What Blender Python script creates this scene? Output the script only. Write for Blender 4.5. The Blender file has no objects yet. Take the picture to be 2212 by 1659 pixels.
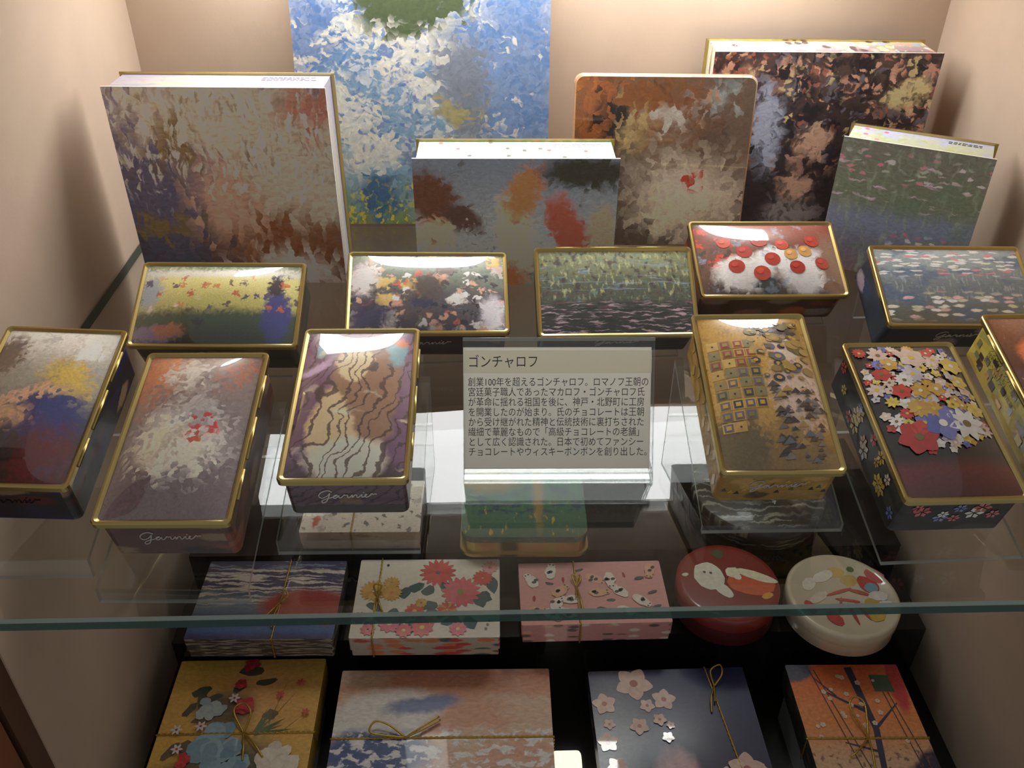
import bpy, math, random
from mathutils import Vector, Matrix
PI = math.pi
# ---------------------------------------------------------------- camera, world, lights, exposure
# plan units: one unit = the long side of a small tin (0.115 m); camera at the plan origin
U = 0.115
CX, CY, CZ = 0.468, 7.35, 6.5          # plan point that becomes the world origin (back wall, case centre, lower floor)
def W(x, y, z): return Vector(((x - CX) * U, (y - CY) * U, (z + CZ) * U))
scene = bpy.context.scene
C = scene.collection
cam_d = bpy.data.cameras.new('camera')
cam = bpy.data.objects.new('camera', cam_d); C.objects.link(cam)
r0 = Vector((0.999551552663862, -0.029308037848696605, 0.006142677325256684))
r1 = Vector((-0.011772714115701693, -0.573228354453176, -0.8193110867388858))
r2 = Vector((0.027533557155093737, 0.8188713528805142, -0.5733163268755075))
m = Matrix((r0, -r1, -r2)).transposed().to_4x4()
m.translation = W(0, 0, 0)
cam.matrix_world = m
cam_d.sensor_width = 36; cam_d.lens = 1933 / 2212 * 36; cam_d.clip_start = 0.01
scene.camera = cam
wd = bpy.data.worlds.new('shop'); scene.world = wd; wd.use_nodes = True
wd.node_tree.nodes['Background'].inputs[0].default_value = (1.0, 0.975, 0.945, 1)
wd.node_tree.nodes['Background'].inputs[1].default_value = 0.34
scene.view_settings.view_transform = 'Standard'; scene.view_settings.look = 'None'
scene.view_settings.gamma = 1; scene.view_settings.use_curve_mapping = False
scene.view_settings.exposure = -0.44
cy = scene.cycles
cy.max_bounces = 14; cy.transparent_max_bounces = 40; cy.glossy_bounces = 6; cy.diffuse_bounces = 5
cy.caustics_reflective = False; cy.caustics_refractive = False
cy.sample_clamp_indirect = 4.0
ZG = -3.14            # top of the glass shelf
ZC = -0.44            # ceiling of the case
XL, XR, YB, ZF = -2.725, 3.66, 7.35, -6.5
LAMP_E = 15.0        # strength of the lit diffuser of the case lamp

# ---------------------------------------------------------------- materials
def lin(c):
    return tuple((v / 255 / 12.92 if v / 255 <= 0.04045 else ((v / 255 + 0.055) / 1.055) ** 2.4) for v in c) + (1,)
def newmat(name):
    mt = bpy.data.materials.new(name); mt.use_nodes = True
    nt = mt.node_tree; nt.nodes.clear()
    out = nt.nodes.new('ShaderNodeOutputMaterial')
    return mt, nt, out
def principled(nt, out, rough=.5, metal=0, coat=0, spec=.5, coat_rough=.03):
    p = nt.nodes.new('ShaderNodeBsdfPrincipled')
    p.inputs['Roughness'].default_value = rough; p.inputs['Metallic'].default_value = metal
    p.inputs['Coat Weight'].default_value = coat; p.inputs['Coat Roughness'].default_value = coat_rough
    p.inputs['Specular IOR Level'].default_value = spec; p.inputs['Coat IOR'].default_value = 1.8
    nt.links.new(p.outputs[0], out.inputs[0]); return p
def noise(nt, vec, scale, detail=2, rough=.5):
    n = nt.nodes.new('ShaderNodeTexNoise'); n.inputs['Scale'].default_value = scale
    n.inputs['Detail'].default_value = detail; n.inputs['Roughness'].default_value = rough
    if vec is not None: nt.links.new(vec, n.inputs['Vector'])
    return n
def maprange(nt, src, a, b, c=0., d=1., smooth=True):
    n = nt.nodes.new('ShaderNodeMapRange'); n.interpolation_type = 'SMOOTHSTEP' if smooth else 'LINEAR'
    n.inputs[1].default_value = a; n.inputs[2].default_value = b; n.inputs[3].default_value = c; n.inputs[4].default_value = d
    nt.links.new(src, n.inputs[0]); return n.outputs[0]
def math_(nt, op, a, b):
    n = nt.nodes.new('ShaderNodeMath'); n.operation = op
    for k, v in ((0, a), (1, b)):
        if isinstance(v, (int, float)): n.inputs[k].default_value = v
        else: nt.links.new(v, n.inputs[k])
    return n.outputs[0]
def mixc(nt, fac, a, b, mode='MIX'):
    n = nt.nodes.new('ShaderNodeMix'); n.data_type = 'RGBA'; n.blend_type = mode
    for sock, v in ((n.inputs[0], fac), (n.inputs[6], a), (n.inputs[7], b)):
        if isinstance(v, (int, float)): sock.default_value = v
        elif isinstance(v, tuple): sock.default_value = v
        else: nt.links.new(v, sock)
    return n.outputs[2]
def mapping(nt, vec, loc=(0, 0, 0), rot=0, scale=(1, 1, 1), kind='POINT'):
    n = nt.nodes.new('ShaderNodeMapping'); n.vector_type = kind
    n.inputs['Location'].default_value = loc; n.inputs['Rotation'].default_value = (0, 0, rot); n.inputs['Scale'].default_value = scale
    nt.links.new(vec, n.inputs['Vector']); return n.outputs[0]
def plain(name, col, rough=.5, metal=0, coat=0, vary=.06, scale=40, spec=.5, bump=0):
    mt, nt, out = newmat(name)
    p = principled(nt, out, rough, metal, coat, spec)
    tc = nt.nodes.new('ShaderNodeTexCoord')
    n = noise(nt, tc.outputs['Object'], scale, 4)
    f = maprange(nt, n.outputs[0], .3, .7, 1 - vary, 1 + vary, False)
    nt.links.new(mixc(nt, 1.0, lin(col), f, 'MULTIPLY'), p.inputs['Base Color'])
    if bump:
        b = nt.nodes.new('ShaderNodeBump'); b.inputs['Strength'].default_value = bump; b.inputs['Distance'].default_value = .0005
        n2 = noise(nt, tc.outputs['Object'], scale * 12, 2); nt.links.new(n2.outputs[0], b.inputs['Height'])
        nt.links.new(b.outputs[0], p.inputs['Normal'])
    return mt
def clear(name, tint=(1, 1, 1), ior=1.5, body=0.0, bodycol=(1, 1, 1), rough=0.0):
    """Thin clear sheet: see-through plus mirror by the Fresnel law, straight through without bending."""
    mt, nt, out = newmat(name)
    geo = nt.nodes.new('ShaderNodeNewGeometry')
    fr = nt.nodes.new('ShaderNodeFresnel')
    mx = nt.nodes.new('ShaderNodeMix'); mx.data_type = 'FLOAT'
    mx.inputs[2].default_value = ior; mx.inputs[3].default_value = 1 / ior
    nt.links.new(geo.outputs['Backfacing'], mx.inputs[0]); nt.links.new(mx.outputs[0], fr.inputs['IOR'])
    tr = nt.nodes.new('ShaderNodeBsdfTransparent'); tr.inputs[0].default_value = tint + (1,)
    gl = nt.nodes.new('ShaderNodeBsdfGlossy'); gl.inputs['Roughness'].default_value = rough
    base = tr.outputs[0]
    if body:
        df = nt.nodes.new('ShaderNodeBsdfDiffuse'); df.inputs[0].default_value = bodycol + (1,)
        m2 = nt.nodes.new('ShaderNodeMixShader'); m2.inputs[0].default_value = body
        nt.links.new(tr.outputs[0], m2.inputs[1]); nt.links.new(df.outputs[0], m2.inputs[2]); base = m2.outputs[0]
    ms = nt.nodes.new('ShaderNodeMixShader')
    nt.links.new(fr.outputs[0], ms.inputs[0]); nt.links.new(base, ms.inputs[1]); nt.links.new(gl.outputs[0], ms.inputs[2])
    nt.links.new(ms.outputs[0], out.inputs[0]); return mt
def art(name, base, layers=(), warp=.03, wscale=9, asp=1.6, rough=.35, coat=0, seed=0, stroke=(30, 60, .16), coat_rough=.04, gain=1.0, dab=None):
    """Printed picture without a subject: a colour ramp from bottom to top, soft patches, cells and noise streaks."""
    mt, nt, out = newmat(name)
    p = principled(nt, out, rough, 0, coat, coat_rough=coat_rough)
    uv = nt.nodes.new('ShaderNodeUVMap').outputs[0]
    big = mapping(nt, uv, (seed * 7.3, seed * 3.1, 0), 0, (asp, 1, 1))
    n1 = noise(nt, big, wscale, 6, .6)
    sub = nt.nodes.new('ShaderNodeVectorMath'); sub.operation = 'SUBTRACT'; sub.inputs[1].default_value = (.5, .5, .5)
    nt.links.new(n1.outputs[1], sub.inputs[0])
    sc = nt.nodes.new('ShaderNodeVectorMath'); sc.operation = 'MULTIPLY'; sc.inputs[1].default_value = (warp * 2 / asp, warp * 2, 0)
    nt.links.new(sub.outputs[0], sc.inputs[0])
    ad = nt.nodes.new('ShaderNodeVectorMath'); nt.links.new(uv, ad.inputs[0]); nt.links.new(sc.outputs[0], ad.inputs[1])
    wv = ad.outputs[0]
    if dab:                        # brush dabs: every cell takes its colour from a slightly shifted spot
        vo = nt.nodes.new('ShaderNodeTexVoronoi'); vo.voronoi_dimensions = '2D'; vo.inputs['Scale'].default_value = 1
        nt.links.new(mapping(nt, wv, (seed * 2.3, seed * 4.7, 0), 0, (dab[0], dab[1], 1)), vo.inputs['Vector'])
        s2 = nt.nodes.new('ShaderNodeVectorMath'); s2.operation = 'SUBTRACT'; s2.inputs[1].default_value = (.5, .5, .5)
        nt.links.new(vo.outputs['Color'], s2.inputs[0])
        m2 = nt.nodes.new('ShaderNodeVectorMath'); m2.operation = 'MULTIPLY'; m2.inputs[1].default_value = (dab[2] * 2 / asp, dab[2] * 2, 0)
        nt.links.new(s2.outputs[0], m2.inputs[0])
        a2 = nt.nodes.new('ShaderNodeVectorMath'); nt.links.new(wv, a2.inputs[0]); nt.links.new(m2.outputs[0], a2.inputs[1])
        wv = a2.outputs[0]
    sx = nt.nodes.new('ShaderNodeSeparateXYZ'); nt.links.new(wv, sx.inputs[0])
    rp = nt.nodes.new('ShaderNodeValToRGB'); rp.color_ramp.interpolation = 'EASE'
    els = rp.color_ramp.elements
    for i, (t, c) in enumerate(base):
        e = els[i] if i < 2 else els.new(t)
        e.position = t; e.color = lin(c)
    if len(base) == 1: els[1].color = lin(base[0][1])
    nt.links.new(sx.outputs[1], rp.inputs[0])
    col = rp.outputs[0]
    for L in layers:
        if L[0] == 'b':            # soft ellipse
            _, u, v, ru, rv, rot, c, soft = L[:8]; al = L[8] if len(L) > 8 else 1
            q = mapping(nt, wv, (u, v, 0), math.radians(rot), (ru, rv, 1), 'TEXTURE')
            ln = nt.nodes.new('ShaderNodeVectorMath'); ln.operation = 'LENGTH'; nt.links.new(q, ln.inputs[0])
            col = mixc(nt, maprange(nt, ln.outputs['Value'], 1 - soft, 1 + soft, al, 0), col, lin(c))
        elif L[0] == 'n':          # noise patches
            _, su, sv, c, lo, hi, al = L[:7]
            q = mapping(nt, wv, (seed * 3.7 + su, seed + sv, 0), 0, (su, sv, 1))
            f = maprange(nt, noise(nt, q, 1, 4).outputs[0], lo, hi, 0, al)
            if len(L) > 7:
                v0, v1, vs = L[7]
                a = maprange(nt, sx.outputs[1], v0 - vs, v0 + vs); b = maprange(nt, sx.outputs[1], v1 - vs, v1 + vs, 1, 0)
                f = math_(nt, 'MULTIPLY', f, math_(nt, 'MULTIPLY', a, b))
            col = mixc(nt, f, col, lin(c))
        elif L[0] == 'c':          # scattered cells of several colours
            _, su, sv, cols, thr, al = L[:6]
            q = mapping(nt, wv, (seed * 1.9, seed * 5.1, 0), 0, (su, sv, 1))
            vo = nt.nodes.new('ShaderNodeTexVoronoi'); vo.voronoi_dimensions = '2D'; vo.inputs['Scale'].default_value = 1
            nt.links.new(q, vo.inputs['Vector'])
            r2 = nt.nodes.new('ShaderNodeValToRGB'); r2.color_ramp.interpolation = 'CONSTANT'
            e2 = r2.color_ramp.elements
            for i, c in enumerate(cols):
                e = e2[i] if i < 2 else e2.new(i / len(cols))
                e.position = i / len(cols); e.color = lin(c)
            s3 = nt.nodes.new('ShaderNodeSeparateColor'); nt.links.new(vo.outputs['Color'], s3.inputs[0])
            nt.links.new(s3.outputs[0], r2.inputs[0])
            f = maprange(nt, vo.outputs['Distance'], thr * .7, thr * 1.3, al, 0)
            pick = maprange(nt, s3.outputs[1], .35, .4)
            f = math_(nt, 'MULTIPLY', f, pick)
            if len(L) > 6:
                v0, v1, vs = L[6]
                a = maprange(nt, sx.outputs[1], v0 - vs, v0 + vs); b = maprange(nt, sx.outputs[1], v1 - vs, v1 + vs, 1, 0)
                f = math_(nt, 'MULTIPLY', f, math_(nt, 'MULTIPLY', a, b))
            if len(L) > 7:
                u0, u1, us = L[7]
                a = maprange(nt, sx.outputs[0], u0 - us, u0 + us); b = maprange(nt, sx.outputs[0], u1 - us, u1 + us, 1, 0)
                f = math_(nt, 'MULTIPLY', f, math_(nt, 'MULTIPLY', a, b))
            col = mixc(nt, f, col, r2.outputs[0])
        elif L[0] == 'w':          # flowing contour lines
            _, sc_, dist, c, al, rot = L[:6]
            q = mapping(nt, wv, (seed, 0, 0), math.radians(rot), (asp, 1, 1))
            w_ = nt.nodes.new('ShaderNodeTexWave'); w_.inputs['Scale'].default_value = sc_; w_.inputs['Distortion'].default_value = dist
            w_.inputs['Detail'].default_value = 1; nt.links.new(q, w_.inputs['Vector'])
            col = mixc(nt, maprange(nt, w_.outputs[1], .8, .95, 0, al), col, lin(c))
    if stroke:
        q = mapping(nt, wv, (seed, 0, 0), 0, (stroke[0], stroke[1], 1))
        f = maprange(nt, noise(nt, q, 1, 3).outputs[0], .3, .7, gain * (1 - stroke[2]), gain * (1 + stroke[2]), False)
        col = mixc(nt, 1.0, col, f, 'MULTIPLY'); col.node.clamp_result = True
    nt.links.new(col, p.inputs['Base Color'])
    return mt
def glow(name, col, strength):
    mt, nt, out = newmat(name)
    e = nt.nodes.new('ShaderNodeEmission'); e.inputs[0].default_value = lin(col)
    tc = nt.nodes.new('ShaderNodeTexCoord')
    n = noise(nt, tc.outputs['Object'], 6, 1)
    nt.links.new(maprange(nt, n.outputs[0], .2, .8, strength * .95, strength * 1.05, False), e.inputs[1])
    nt.links.new(e.outputs[0], out.inputs[0]); return mt
M = {}
M['wall'] = plain('wall_paper', (196, 173, 152), .75, vary=.03, scale=30, bump=.15, spec=.25)
M['ceil'] = plain('ceiling_paint', (226, 214, 196), .8)
M['black'] = plain('black_acrylic', (22, 21, 21), .12, spec=.5)
M['floor'] = plain('dark_floor', (30, 27, 25), .3)
M['brown'] = plain('brown_wood', (88, 58, 40), .5, scale=20, vary=.12)
M['red_wood'] = plain('red_wood', (122, 70, 44), .5, scale=20, vary=.12)
M['gap'] = plain('dark_gap', (20, 14, 10), .8)
M['gold'] = plain('gold_rim', (192, 172, 112), .3, metal=1, vary=.05, scale=60)
M['cord'] = plain('gold_cord', (190, 158, 74), .38, metal=.8, vary=.25, scale=900)
M['white'] = plain('white_ink', (238, 234, 222), .5)
M['silver_ink'] = plain('silver_ink', (196, 190, 186), .4)
M['ink'] = plain('black_ink', (24, 22, 22), .6)
M['blue_ink'] = plain('blue_ink', (92, 100, 140), .6)
M['paper'] = plain('paper', (226, 222, 214), .8, vary=.015, scale=300)
M['thin_paper'] = plain('thin_paper', (248, 246, 240), .8, vary=.015, scale=300)
_nt = M['thin_paper'].node_tree; _o = [n for n in _nt.nodes if n.type == 'OUTPUT_MATERIAL'][0]; _s = _o.inputs[0].links[0].from_socket
_t = _nt.nodes.new('ShaderNodeBsdfTranslucent'); _t.inputs[0].default_value = lin((252, 250, 243)); _m = _nt.nodes.new('ShaderNodeMixShader'); _m.inputs[0].default_value = .88
_nt.links.new(_s, _m.inputs[1]); _nt.links.new(_t.outputs[0], _m.inputs[2]); _nt.links.new(_m.outputs[0], _o.inputs[0])
M['glass'] = clear('shelf_glass', (.965, .985, .975), 1.62)
M['glass_low'] = clear('shelf_glass_underside', (.985, .99, .985), 1.22)
M['glass_edge'] = clear('shelf_glass_edge', (.08, .22, .20), 1.5, .6, (.012, .07, .06), .05)
M['glass_bevel'] = clear('shelf_glass_bevel', (.40, .52, .48), 1.5, .8, (.36, .44, .40), .08)
M['acrylic'] = clear('clear_acrylic', (.985, .99, .985), 1.49)
M['acrylic_edge'] = clear('clear_acrylic_edge', (.62, .68, .66), 1.49, .35, (.75, .78, .74), .04)
M['diffuser'] = glow('lamp_diffuser', (253, 253, 252), LAMP_E)
M['lampwhite'] = glow('small_lamp', (255, 250, 222), 1.6)
M['metal'] = plain('lamp_metal', (170, 168, 165), .35, metal=1)
M['screen'] = M['metal']
_pc = {}
def inkm(c, coat=1.0):
    k = (c, coat)
    if k not in _pc: _pc[k] = plain('print_%02x%02x%02x_%d' % (c + (int(coat * 10),)), c, .4, coat=coat, vary=.1, scale=250)
    return _pc[k]

# ---------------------------------------------------------------- mesh building
class MB:
    def __init__(s): s.v = []; s.f = []; s.m = []; s.uv = []; s.mats = []; s.sm = []
    def mi(s, mat):
        if mat not in s.mats: s.mats.append(mat)
        return s.mats.index(mat)
    def add(s, vs, fs, mat, uvs=None, smooth=False):
        b = len(s.v); k = s.mi(mat)
        s.v += [tuple(v) for v in vs]; s.uv += (uvs if uvs else [(0, 0)] * len(vs))
        for f in fs: s.f.append([i + b for i in f]); s.m.append(k); s.sm.append(smooth)
        return s
    def box(s, x0, x1, y0, y1, z0, z1, mat, top=None, front=None, uvflip=False):
        P = lambda *a: a
        for fc, quad in (('zt', [(x0, y0, z1), (x1, y0, z1), (x1, y1, z1), (x0, y1, z1)]), ('zb', [(x0, y1, z0), (x1, y1, z0), (x1, y0, z0), (x0, y0, z0)]),
                         ('yf', [(x0, y0, z0), (x1, y0, z0), (x1, y0, z1), (x0, y0, z1)]), ('yb', [(x1, y1, z0), (x0, y1, z0), (x0, y1, z1), (x1, y1, z1)]),
                         ('xr', [(x1, y0, z0), (x1, y1, z0), (x1, y1, z1), (x1, y0, z1)]), ('xl', [(x0, y1, z0), (x0, y0, z0), (x0, y0, z1), (x0, y1, z1)])):
            mt = top if (fc == 'zt' and top) else front if (fc == 'yf' and front) else mat
            s.add(quad, [(0, 1, 2, 3)], mt, [(0, 0), (1, 0), (1, 1), (0, 1)])
        return s
    def prism(s, ol, z0, z1, mat, top=None, side=None, bottom=True):
        n = len(ol); xs = [p[0] for p in ol]; ys = [p[1] for p in ol]
        bx, by, bw, bh = min(xs), min(ys), max(xs) - min(xs), max(ys) - min(ys)
        uv = [((p[0] - bx) / bw, (p[1] - by) / bh) for p in ol]
        s.add([(p[0], p[1], z1) for p in ol], [tuple(range(n))], top or mat, uv)
        if bottom: s.add([(p[0], p[1], z0) for p in reversed(ol)], [tuple(range(n))], mat, uv)
        per = [0]
        for i in range(n): a, b = ol[i], ol[(i + 1) % n]; per.append(per[-1] + math.hypot(b[0] - a[0], b[1] - a[1]))
        vs = []; uvs = []
        for i in range(n + 1):
            p = ol[i % n]; vs += [(p[0], p[1], z0), (p[0], p[1], z1)]; uvs += [(per[i] / per[-1] * 4, 0), (per[i] / per[-1] * 4, 1)]
        s.add(vs, [(2 * i, 2 * i + 2, 2 * i + 3, 2 * i + 1) for i in range(n)], side or mat, uvs, smooth=False)
        return s
    def ring(s, o, i_, z0, z1, zi, mat):
        """raised frame between outline o (outer) and i_ (inner), rounded crest"""
        n = len(o); vs = []
        mid = [((a[0] + b[0]) / 2, (a[1] + b[1]) / 2) for a, b in zip(o, i_)]
        q1 = [(a[0] * .85 + b[0] * .15, a[1] * .85 + b[1] * .15) for a, b in zip(o, i_)]
        for ol, z in ((o, z0), (o, z1 - .006), (q1, z1), (mid, z1), (i_, zi)): vs += [(p[0], p[1], z) for p in ol]
        fs = []
        for k in range(4):
            for j in range(n): j2 = (j + 1) % n; fs.append((k * n + j, k * n + j2, (k + 1) * n + j2, (k + 1) * n + j))
        s.add(vs, fs, mat, smooth=False)
        s.add([(p[0], p[1], z0) for p in reversed(o)], [tuple(range(n))], mat)
        return s
    def tube(s, pts, r, mat, n=6, closed=False):
        pts = [Vector(p) for p in pts]; k = len(pts); vs = []; fs = []
        ref = Vector((0, 0, 1))
        for i, p in enumerate(pts):
            a = pts[max(i - 1, 0)] if not closed else pts[i - 1]; b = pts[min(i + 1, k - 1)] if not closed else pts[(i + 1) % k]
            t = (b - a); t = t.normalized() if t.length > 1e-9 else Vector((1, 0, 0))
            u = t.cross(ref); u = u.normalized() if u.length > 1e-3 else t.cross(Vector((1, 0, 0))).normalized()
            w = t.cross(u)
            rr = r[i] if isinstance(r, (list, tuple)) else r
            for j in range(n):
                an = 2 * PI * j / n; vs.append(p + u * rr * math.cos(an) + w * rr * math.sin(an))
        m_ = k if closed else k - 1
        for i in range(m_):
            for j in range(n):
                i2 = (i + 1) % k; j2 = (j + 1) % n
                fs.append((i * n + j, i * n + j2, i2 * n + j2, i2 * n + j))
        if not closed: fs += [tuple(reversed(range(n))), tuple((k - 1) * n + j for j in range(n))]
        return s.add(vs, fs, mat, smooth=True)
    def lathe(s, prof, mat, n=48, cx=0, cy=0, uvtop=False):
        vs = []; uvs = []; fs = []
        R_ = max(p[0] for p in prof)
        for r, z in prof:
            for j in range(n):
                a = 2 * PI * j / n; vs.append((cx + r * math.cos(a), cy + r * math.sin(a), z))
                uvs.append((.5 + .5 * r / R_ * math.cos(a), .5 + .5 * r / R_ * math.sin(a)) if uvtop else (j / n * 4, z * 2))
        for i in range(len(prof) - 1):
            for j in range(n): j2 = (j + 1) % n; fs.append((i * n + j, i * n + j2, (i + 1) * n + j2, (i + 1) * n + j))
        s.add(vs, fs, mat, uvs, smooth=True)
        for i, rev in ((0, True), (len(prof) - 1, False)):
            if prof[i][0] > 1e-6:
                ring = list(range(i * n, i * n + n)); s.add([vs[q] for q in ring], [tuple(reversed(range(n))) if rev else tuple(range(n))], mat, [uvs[q] for q in ring])
        return s
    def fan(s, pts, mat, zf, off):
        cx = sum(p[0] for p in pts) / len(pts); cy_ = sum(p[1] for p in pts) / len(pts)
        vs = [(cx, cy_, zf(cx, cy_) + off)] + [(p[0], p[1], zf(p[0], p[1]) + off) for p in pts]
        n = len(pts)
        return s.add(vs, [(0, i + 1, (i + 1) % n + 1) for i in range(n)], mat)
    def build(s, name, parent=None, mw=None, scale=U):
        me = bpy.data.meshes.new(name)
        me.from_pydata([(v[0] * scale, v[1] * scale, v[2] * scale) for v in s.v], [], s.f)
        for mt in s.mats: me.materials.append(mt)
        me.polygons.foreach_set('material_index', s.m)
        me.polygons.foreach_set('use_smooth', s.sm)
        ul = me.uv_layers.new(name='UVMap')
        fl = []
        for p in me.polygons:
            for vi in p.vertices: fl += s.uv[vi]
        ul.data.foreach_set('uv', fl)
        me.update()
        o = bpy.data.objects.new(name, me); C.objects.link(o)
        if parent: o.parent = parent
        if mw is not None: o.matrix_world = mw
        return o
def tag(o, label, cat, group=None, kind=None):
    o['label'] = label; o['category'] = cat
    if group: o['group'] = group
    if kind: o['kind'] = kind
    return o
def thing(name, mw, label, cat, group=None):
    o = bpy.data.objects.new(name, None); C.objects.link(o); o.matrix_world = mw; o.empty_display_size = .02
    return tag(o, label, cat, group)
def struct(name, mb, kind='structure'):
    o = mb.build(name, scale=1); o['kind'] = kind; return o
def rrect(w, h, r, n=5, cx=0, cy=0):
    o = []
    for sx, sy, a0 in ((1, -1, -90), (1, 1, 0), (-1, 1, 90), (-1, -1, 180)):
        for k in range(n + 1):
            a = math.radians(a0 + 90 * k / n); o.append((cx + sx * (w / 2 - r) + r * math.cos(a), cy + sy * (h / 2 - r) + r * math.sin(a)))
    return o
def spline(pts, n=7):
    P = [Vector(p) for p in pts]; out = []
    for i in range(len(P) - 1):
        a, b, c, d = P[max(i - 1, 0)], P[i], P[i + 1], P[min(i + 2, len(P) - 1)]
        for k in range(n):
            t = k / n
            out.append(.5 * (2 * b + (c - a) * t + (2 * a - 5 * b + 4 * c - d) * t * t + (3 * b - a - 3 * c + d) * t ** 3))
    out.append(P[-1]); return out
def wbox(mb, a, b, mat, **k):
    """box given by two plan corners, in world metres"""
    p, q = W(*a), W(*b)
    return mb.box(min(p.x, q.x), max(p.x, q.x), min(p.y, q.y), max(p.y, q.y), min(p.z, q.z), max(p.z, q.z), mat, **k)

# ---------------------------------------------------------------- setting
T_ = .15
YF = 3.30
struct('wall_left', wbox(MB(), (XL - T_, YF, ZF), (XL, YB, ZC), M['wall']))
struct('wall_right', wbox(MB(), (XR, 2.6, ZF), (XR + T_, YB, ZC), M['wall']))
struct('wall_back', wbox(MB(), (XL - T_, YB, ZF - T_), (XR + T_, YB + T_, ZC + T_), M['wall']))
struct('floor', wbox(MB(), (XL - T_, 2.4, ZF - T_), (XR + T_, YB, ZF), M['floor']))
struct('ceiling', wbox(MB(), (XL - T_, 4.6, ZC), (XR + T_, YB, ZC + T_), M['ceil']))
struct('trim_1', wbox(MB(), (XL - T_, 3.14, ZF), (XL - .012, YF, ZC), M['brown']))
struct('trim_2', wbox(MB(), (XL - T_, 3.09, ZF), (XL - .06, 3.14, ZC), M['gap']))
struct('trim_3', wbox(MB(), (XL - T_, 2.4, ZF), (XL - .012, 3.09, ZC), M['red_wood']))

# glass shelf: ground front edge with a chamfer
g = MB(); t = .075; ch = .014
x0, x1, y0, y1 = XL + .012, XR - .012, 2.70, YB - .012
zt, zb = ZG, ZG - t
def q(*p): return [tuple(W(*a)) for a in p]
g.add(q((x0, y0 + ch, zt), (x1, y0 + ch, zt), (x1, y1, zt), (x0, y1, zt)), [(0, 1, 2, 3)], M['glass'])
g.add(q((x0, y1, zb), (x1, y1, zb), (x1, y0 + ch, zb), (x0, y0 + ch, zb)), [(0, 1, 2, 3)], M['glass_low'])
g.add(q((x0, y0, zt - ch), (x1, y0, zt - ch), (x1, y0 + ch, zt), (x0, y0 + ch, zt)), [(0, 1, 2, 3)], M['glass_bevel'])
g.add(q((x0, y0 + ch, zb), (x1, y0 + ch, zb), (x1, y0, zb + ch), (x0, y0, zb + ch)), [(0, 1, 2, 3)], M['glass_edge'])
g.add(q((x0, y0, zb + ch), (x1, y0, zb + ch), (x1, y0, zt - ch), (x0, y0, zt - ch)), [(0, 1, 2, 3)], M['glass_edge'])
g.add(q((x1, y1, zb), (x0, y1, zb), (x0, y1, zt), (x1, y1, zt)), [(0, 1, 2, 3)], M['glass_edge'])
g.add(q((x0, y1, zb), (x0, y0, zb), (x0, y0, zt), (x0, y1, zt)), [(0, 1, 2, 3)], M['glass_edge'])
g.add(q((x1, y0, zb), (x1, y1, zb), (x1, y1, zt), (x1, y0, zt)), [(0, 1, 2, 3)], M['glass_edge'])
tag(g.build('glass_shelf', scale=1), 'clear glass shelf with green front edge carrying the tins and boxes', 'shelf')

# lamp under the ceiling at the back
lm = thing('ceiling_light', Matrix.Translation(W(.3, 6.95, ZC)), 'long flat lamp under the case ceiling by the back wall', 'lamp')
LX0, LX1 = -2.15, 2.75
b = MB()
b.box(LX0 - .3 - .05, LX1 - .3 + .05, -.66, .36, -.06, -.002, M['metal'])
b.build('lamp_housing', lm)
b = MB()
for k in range(4):
    a0 = LX0 - .3 + k * (LX1 - LX0) / 4
    a1 = a0 + (LX1 - LX0) / 4
    b.add([(a0, -.64, -.17), (a0, .36, -.42), (a1, .36, -.42), (a1, -.64, -.17)], [(0, 1, 2, 3)], M['diffuser'])
    b.add([(a0, -.64, -.065), (a0, -.64, -.17), (a1, -.64, -.17), (a1, -.64, -.065)], [(0, 1, 2, 3)], M['diffuser'])  # glowing front lip added to throw light forward along the ceiling
b.build('diffuser', lm)
# ---------------------------------------------------------------- tins
S_ = 0.609
GARNIER = [[(1.25, .95), (.85, 1.2), (.35, .95), (.15, .45), (.42, .12), (.85, .4), (1.08, .78), (1.0, .3), (.82, -.35), (.52, -.55), (.42, -.3), (.8, 0), (1.3, .2), (1.72, .48), (1.5, .46), (1.38, .18), (1.58, .05), (1.84, .42), (1.86, .12), (2.05, .12),
            (2.3, .52), (2.36, .42), (2.58, .44), (2.6, .12), (2.78, .14), (2.98, .46), (3.0, .08), (3.2, .44), (3.36, .4), (3.4, .1), (3.55, .14), (3.78, .48), (3.8, .12), (3.95, .14), (4.2, .44), (4.12, .5), (4.03, .22), (4.2, .06), (4.42, .24), (4.62, .56), (4.7, .46), (4.95, .5), (5.0, .44)],
           [(3.88, .72), (3.95, .8)]]
def lettering(parent, x, y, z, k, mat, slant=.25, r=.0032):
    """cursive name on the front face: strokes lie in the local x-z plane at depth y"""
    b = MB()
    for st in GARNIER:
        pts = [(x + (p[0] - 2.55 + slant * p[1] * .6) * k, y, z + (p[1] + p[0] * .04) * k) for p in st]
        b.tube(spline(pts, 5), r, mat, 5)
    return b.build('lettering', parent)
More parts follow.
